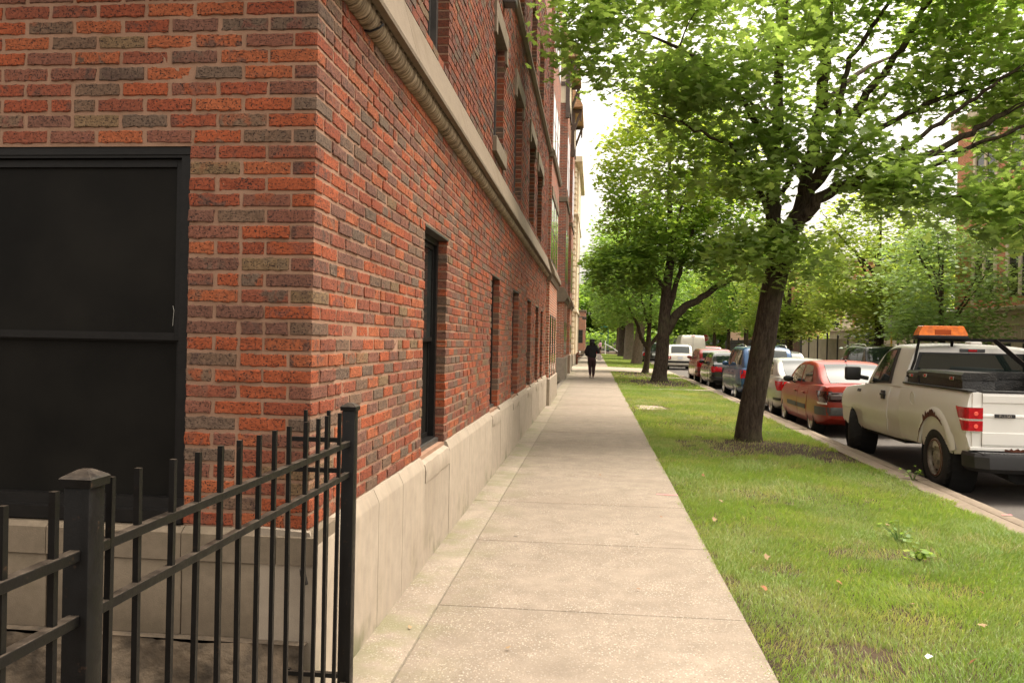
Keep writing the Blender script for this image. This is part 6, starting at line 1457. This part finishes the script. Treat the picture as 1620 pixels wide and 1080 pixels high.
def person(label, loc, rz, sc, J, skin, top, legs, shoe, hair, hairlen, sleeve=True, shorts=False):
    t = thing('person', label, 'person', loc, rz); t.scale = (sc, sc, sc)
    nd = [(0, 0, .90, (.135, .10)), (0, 0, 1.03, (.118, .088)), (0, .01, 1.20, (.128, .09)), (0, .005, 1.34, (.11, .075)), (0, .005, 1.42, .052), (0, .012, 1.49, .066), (0, .02, 1.565, .092), (0, .015, 1.63, .075), (0, .105, 1.545, .014), (-.088, .01, 1.55, .014), (.088, .01, 1.55, .014)]
    ed = [(0, 1), (1, 2), (2, 3), (3, 4), (4, 5), (5, 6), (6, 7), (6, 8), (6, 9), (6, 10)]
    arms = []; lg = []
    for s, k in ((-1, 'L'), (1, 'R')):
        sh_, el, wr = (s*.165, 0, 1.355), J['el'+k], J['wr'+k]; i = len(nd); nd += [(*sh_, .052), (*el, .040), (*wr, .026)]; ed += [(3, i), (i, i+1), (i+1, i+2)]; hand(nd, ed, i+2, wr, Vector(wr)-Vector(el), s); arms.append((sh_, el, wr))
        hp, kn, an, to = (s*.085, 0, .86), J['kn'+k], J['an'+k], J['to'+k]; i = len(nd); nd += [(*hp, .088), (*((Vector(hp)+Vector(kn))/2), .076), (*kn, .056), (*((Vector(kn)*.6+Vector(an)*.4)), .052), (*an, .036), (*to, .032)]; ed += [(0, i), (i, i+1), (i+1, i+2), (i+2, i+3), (i+3, i+4), (i+4, i+5)]; lg.append((hp, kn, an, to))
    skin_mesh('body', nd, ed, skin, t, 2)
    nd = [(0, 0, .83, (.165, .128)), (0, 0, 1.02, (.168, .125)), (0, .01, 1.20, (.175, .125)), (0, .005, 1.345, (.15, .10)), (0, .005, 1.41, .066)]; ed = [(0, 1), (1, 2), (2, 3), (3, 4)]
    for sh_, el, wr in arms:
        i = len(nd); e = Vector(wr) if sleeve else (Vector(sh_)*.3+Vector(el)*.7); m = Vector(el) if sleeve else (Vector(sh_)+e)/2
        nd += [(*sh_, .085), (*m, .070), (*(m.lerp(e, .92)), .05)]; ed += [(3, i), (i, i+1), (i+1, i+2)]
    skin_mesh('jacket' if sleeve else 'shirt', nd, ed, top, t)
    nd = [(0, 0, 1.0, (.135, .105)), (0, -.012, .86, (.158, .122))]; ed = [(0, 1)]
    for hp, kn, an, to in lg:
        i = len(nd); kn2, an2 = Vector(kn), Vector(an)
        nd += [(hp[0], hp[1]-.01, hp[2]-.06, .10), (*((Vector(hp)+kn2)/2), .088)]; ed += [(1, i), (i, i+1)]
        if shorts: nd += [(*(Vector(hp).lerp(kn2, .85)), .078)]; ed += [(i+1, i+2)]
        else: nd += [(*kn2, .066), (*(kn2.lerp(an2, .4)), .060), (*(kn2.lerp(an2, .93)), .044)]; ed += [(i+1, i+2), (i+2, i+3), (i+3, i+4)]
    skin_mesh('trousers' if not shorts else 'shorts', nd, ed, legs, t)
    for hp, kn, an, to in lg:
        a, b_ = Vector(an), Vector(to); d = (b_-a); d.z = 0; d = d.normalized() if d.length > 1e-4 else Vector((0, 1, 0)); up = (b_.z-a.z)
        z0 = min(a.z, b_.z)-.045
        skin_mesh('shoe', [(*(a-d*.03-Vector((0, 0, .03))), .040), (*(a.lerp(b_, .5)-Vector((0, 0, .025))), .042), (*(b_+d*.03-Vector((0, 0, .005))), .036)], [(0, 1), (1, 2)], shoe, t)
    hn = [(0, -.012, 1.585, .088), (0, -.01, 1.635, .06), (0, -.05, 1.52, .07)]; he = [(0, 1), (0, 2)]
    if hairlen > .1: hn += [(0, -.075, 1.45, .052), (0, -.085, 1.45-hairlen*.5, .04)]; he += [(2, 3), (3, 4)]
    skin_mesh('hair', hn, he, hair, t)
    for s in (-1, 1):
        mb = MB(); bm = bmesh.new(); bmesh.ops.create_uvsphere(bm, u_segments=8, v_segments=6, radius=.012)
        for v in bm.verts: v.co += Vector((s*.032, .098, 1.565))
        mb.bm(bm); mb.build('eye', M['whitewood'], t, rel=True)
    return t
mBk = mat_plain('black_cloth', (.012, .012, .014), .9, 0, .25, 8); mMar = mat_plain('maroon_cloth', (.035, .012, .016), .85); mHair = mat_plain('black_hair', (.008, .007, .007), .6); mPink = mat_plain('pink_cloth', (.62, .33, .42), .85); mSh = mat_plain('pale_shoe', (.45, .38, .32), .7)
person('person in black jacket and maroon trousers walking away along the sidewalk', (-.10, 35.6, 0), 0, .985,
       dict(elL=(-.27, -.05, 1.10), wrL=(-.20, .13, .97), elR=(.28, -.07, 1.12), wrR=(.24, .14, 1.12), knL=(-.075, .06, .47), anL=(-.06, -.06, .115), toL=(-.05, .06, .035), knR=(.085, .10, .48), anR=(.07, .12, .075), toR=(.075, .27, .03)), M['skin'], mBk, mMar, mSh, mHair, .2)
hb = thing('handbag', 'pale grey tote bag hanging from the shoulder of the walking woman', 'bag', (.17, 35.52, .75))
mb = MB(); mb.loft([[(.17+sx*w+sh2, 35.53+sy*.05, z) for sx, sy in ((-1, -1), (1, -1), (1, 1), (-1, 1))] for w, z, sh2 in ((.06, .77, .055), (.085, .80, .05), (.085, .95, .03), (.07, 1.04, .015))]); mb.build('bag_body', mat_plain('bag_cloth', (.72, .64, .60), .8, 0, .2, 9), hb)
mb = MB(); mb.tube([(.10, 35.5, 1.04), (.10, 35.5, 1.25), (.12, 35.58, 1.375), (.16, 35.68, 1.25), (.22, 35.6, 1.04)], .014, 6); mb.build('strap', mat_plain('red_strap', (.30, .02, .03), .7), hb)
person('person in a pink shirt and dark shorts standing far down the sidewalk', (.72, 104, 0), R(75), 1.06,
       dict(elL=(-.24, .05, 1.12), wrL=(-.15, .25, 1.10), elR=(.24, .05, 1.12), wrR=(.15, .25, 1.08), knL=(-.09, .02, .47), anL=(-.10, 0, .08), toL=(-.12, .14, .03), knR=(.09, .02, .47), anR=(.10, -.02, .08), toR=(.12, .12, .03)), M['skin'], mPink, mMar, mBk, mHair, .0, sleeve=True, shorts=True)
# ------------------------------------------------------------------ small things on the lawn
rng = np.random.default_rng(15); mlf = [mat_plain('dry_leaf_orange', (.22, .085, .03), .8), mat_plain('dry_leaf_tan', (.26, .17, .085), .8)]
base_meshes = []
for k in range(2):
    V = leaf_verts(np.zeros((1, 3)), np.array([.042]), MAPLE, np.random.default_rng(k+2), droop=.1, tilt=.3)
    base_meshes.append(V)
lp = [(1.62, 5.6), (1.95, 5.2), (2.5, 5.6), (1.25, 6.1), (3.2, 6.4), (1.05, 7.3), (1.7, 8.6), (2.6, 7.6), (1.1, 5.3), (2.2, 4.9), (1.3, 9.8), (3.0, 8.4), (2.9, 13.1), (1.25, 8.2), (1.9, 4.3), (2.9, 5.3)]
for k, (x, y) in enumerate(lp):
    o = np_mesh('fallen_leaf', base_meshes[k % 2], len(MAPLE), mlf[k % 2]); o.location = (x, y, float(gz(x, y))+.045); o.rotation_euler = (rng.normal(0, .25), rng.normal(0, .25), rng.uniform(0, 6.28))
    tag(o, 'dry fallen leaf lying on the lawn grass', 'leaf', 'fallen leaves on the lawn')
sl_ = [(.3, 5.2), (-.7, 6.4), (.62, 7.4), (-.95, 4.3), (.1, 9.6), (-.4, 4.1)]
for k, (x, y) in enumerate(sl_):
    o = np_mesh('leaf_scrap', base_meshes[k % 2]*.55, len(MAPLE), mlf[k % 2]); o.location = (x, y, .016); o.rotation_euler = (rng.normal(0, .1), rng.normal(0, .1), rng.uniform(0, 6.28))
    tag(o, 'tiny dry leaf scrap lying on the concrete sidewalk', 'leaf', 'leaf scraps on the sidewalk')
def weed(label, x, y, n, sz, hgt, seed, leaf='leafC'):
    r = np.random.default_rng(seed); z = float(gz(x, y)) if x < xc(y)-.4 else KT; t = thing('weed', label, 'plant', (x, y, z)); mb = MB(); C = []
    for k in range(n):
        a = r.uniform(0, 6.28); e = np.array([x+hgt*.9*math.cos(a)*r.uniform(.3, 1), y+hgt*.9*math.sin(a)*r.uniform(.3, 1), z+hgt*r.uniform(.3, 1)])
        mb.tube([(x, y, z-.02), tuple((np.array([x, y, z])+e)/2+np.array([0, 0, .03])), tuple(e)], [.004, .003, .002], 4)
        for j in range(3): C.append(e+r.normal(0, hgt*.12, 3))
    mb.build('stem', M['leafC'], t); C = np.array(C); np_mesh('leaves', leaf_verts(C, sz*r.uniform(.6, 1.2, len(C)), LEAF4, r), 4, M[leaf], t, np.clip(.5+r.normal(0, .15, len(C)), 0, 1), off=(x, y, z))
weed('dark leafy weed sprouting tallest among the grass', 2.5, 7.0, 16, .045, .17, 1)
weed('bright broad leaved weed just in front of the dark leafy weed', 2.45, 6.45, 10, .075, .09, 2, 'leafB')
weed('small sprouting weed on the kerb by the pickup rear wheel', 3.93, 10.6, 8, .05, .16, 3)
o = MB(); o.add([(0, 0, 0), (.03, .006, .012), (.035, .025, .004), (.012, .03, .015), (-.006, .02, .006)], [(0, 1, 2, 3, 4)]); o = o.build('paper_scrap', M['whitewood']); o.location = (1.66, 4.25, float(gz(1.66, 4.25))+.05); tag(o, 'small white scrap of litter on the grass in front', 'litter')
# ------------------------------------------------------------------ camera, light, sky
cam = bpy.data.cameras.new('camera'); co = link(bpy.data.objects.new('camera', cam)); SC.camera = co
f, yaw, pit, roll = 1307, .0996, -.001, .0197
r = Vector((math.cos(yaw), math.sin(yaw), 0)); fw = Vector((-math.sin(yaw)*math.cos(pit), math.cos(yaw)*math.cos(pit), math.sin(pit))); u = r.cross(fw)
r2 = r*math.cos(roll)+u*math.sin(roll); u2 = -r*math.sin(roll)+u*math.cos(roll)
mx = Matrix((r2, u2, -fw)).transposed().to_4x4(); mx.translation = (0, 0, 1.54); co.matrix_world = mx
cam.sensor_width = 36; cam.lens = 36*f/1620; cam.clip_end = 1500; cam.clip_start = .05
SD = Vector((.40, .10, 1.)).normalized()     # towards the sun
sl = bpy.data.lights.new('sun', 'SUN'); sl.energy = SUN_E; sl.angle = R(24); sl.color = (1, .93, .82); so = link(bpy.data.objects.new('sun', sl)); so.rotation_euler = SD.to_track_quat('Z', 'Y').to_euler(); so.location = (0, 0, 30)
w = bpy.data.worlds.new('World'); SC.world = w; w.use_nodes = True; nt = w.node_tree; bg = nt.nodes['Background']
sk = nt.nodes.new('ShaderNodeTexSky'); sk.sky_type = 'NISHITA'; sk.sun_disc = False; sk.sun_elevation = math.asin(SD.z); sk.sun_rotation = math.atan2(SD.x, SD.y); sk.air_density = 1.0; sk.dust_density = 6.0; sk.ozone_density = .6
hs_ = nt.nodes.new('ShaderNodeHueSaturation'); hs_.inputs['Saturation'].default_value = .12; nt.links.new(sk.outputs[0], hs_.inputs['Color'])
mxw = nt.nodes.new('ShaderNodeMix'); mxw.data_type = 'RGBA'; mxw.blend_type = 'MULTIPLY'; mxw.inputs[0].default_value = 1; mxw.inputs[7].default_value = (1.075, .985, .865, 1); nt.links.new(hs_.outputs[0], mxw.inputs[6])
nt.links.new(mxw.outputs[2], bg.inputs[0]); bg.inputs[1].default_value = SKY_E
SC.view_settings.view_transform = 'Standard'; SC.view_settings.look = 'None'; SC.view_settings.exposure = EXPO; SC.view_settings.gamma = 1; SC.view_settings.use_curve_mapping = False
SC.cycles.max_bounces = 10; SC.cycles.diffuse_bounces = 6; SC.cycles.transmission_bounces = 8; SC.cycles.transparent_max_bounces = 6; SC.cycles.use_denoising = True
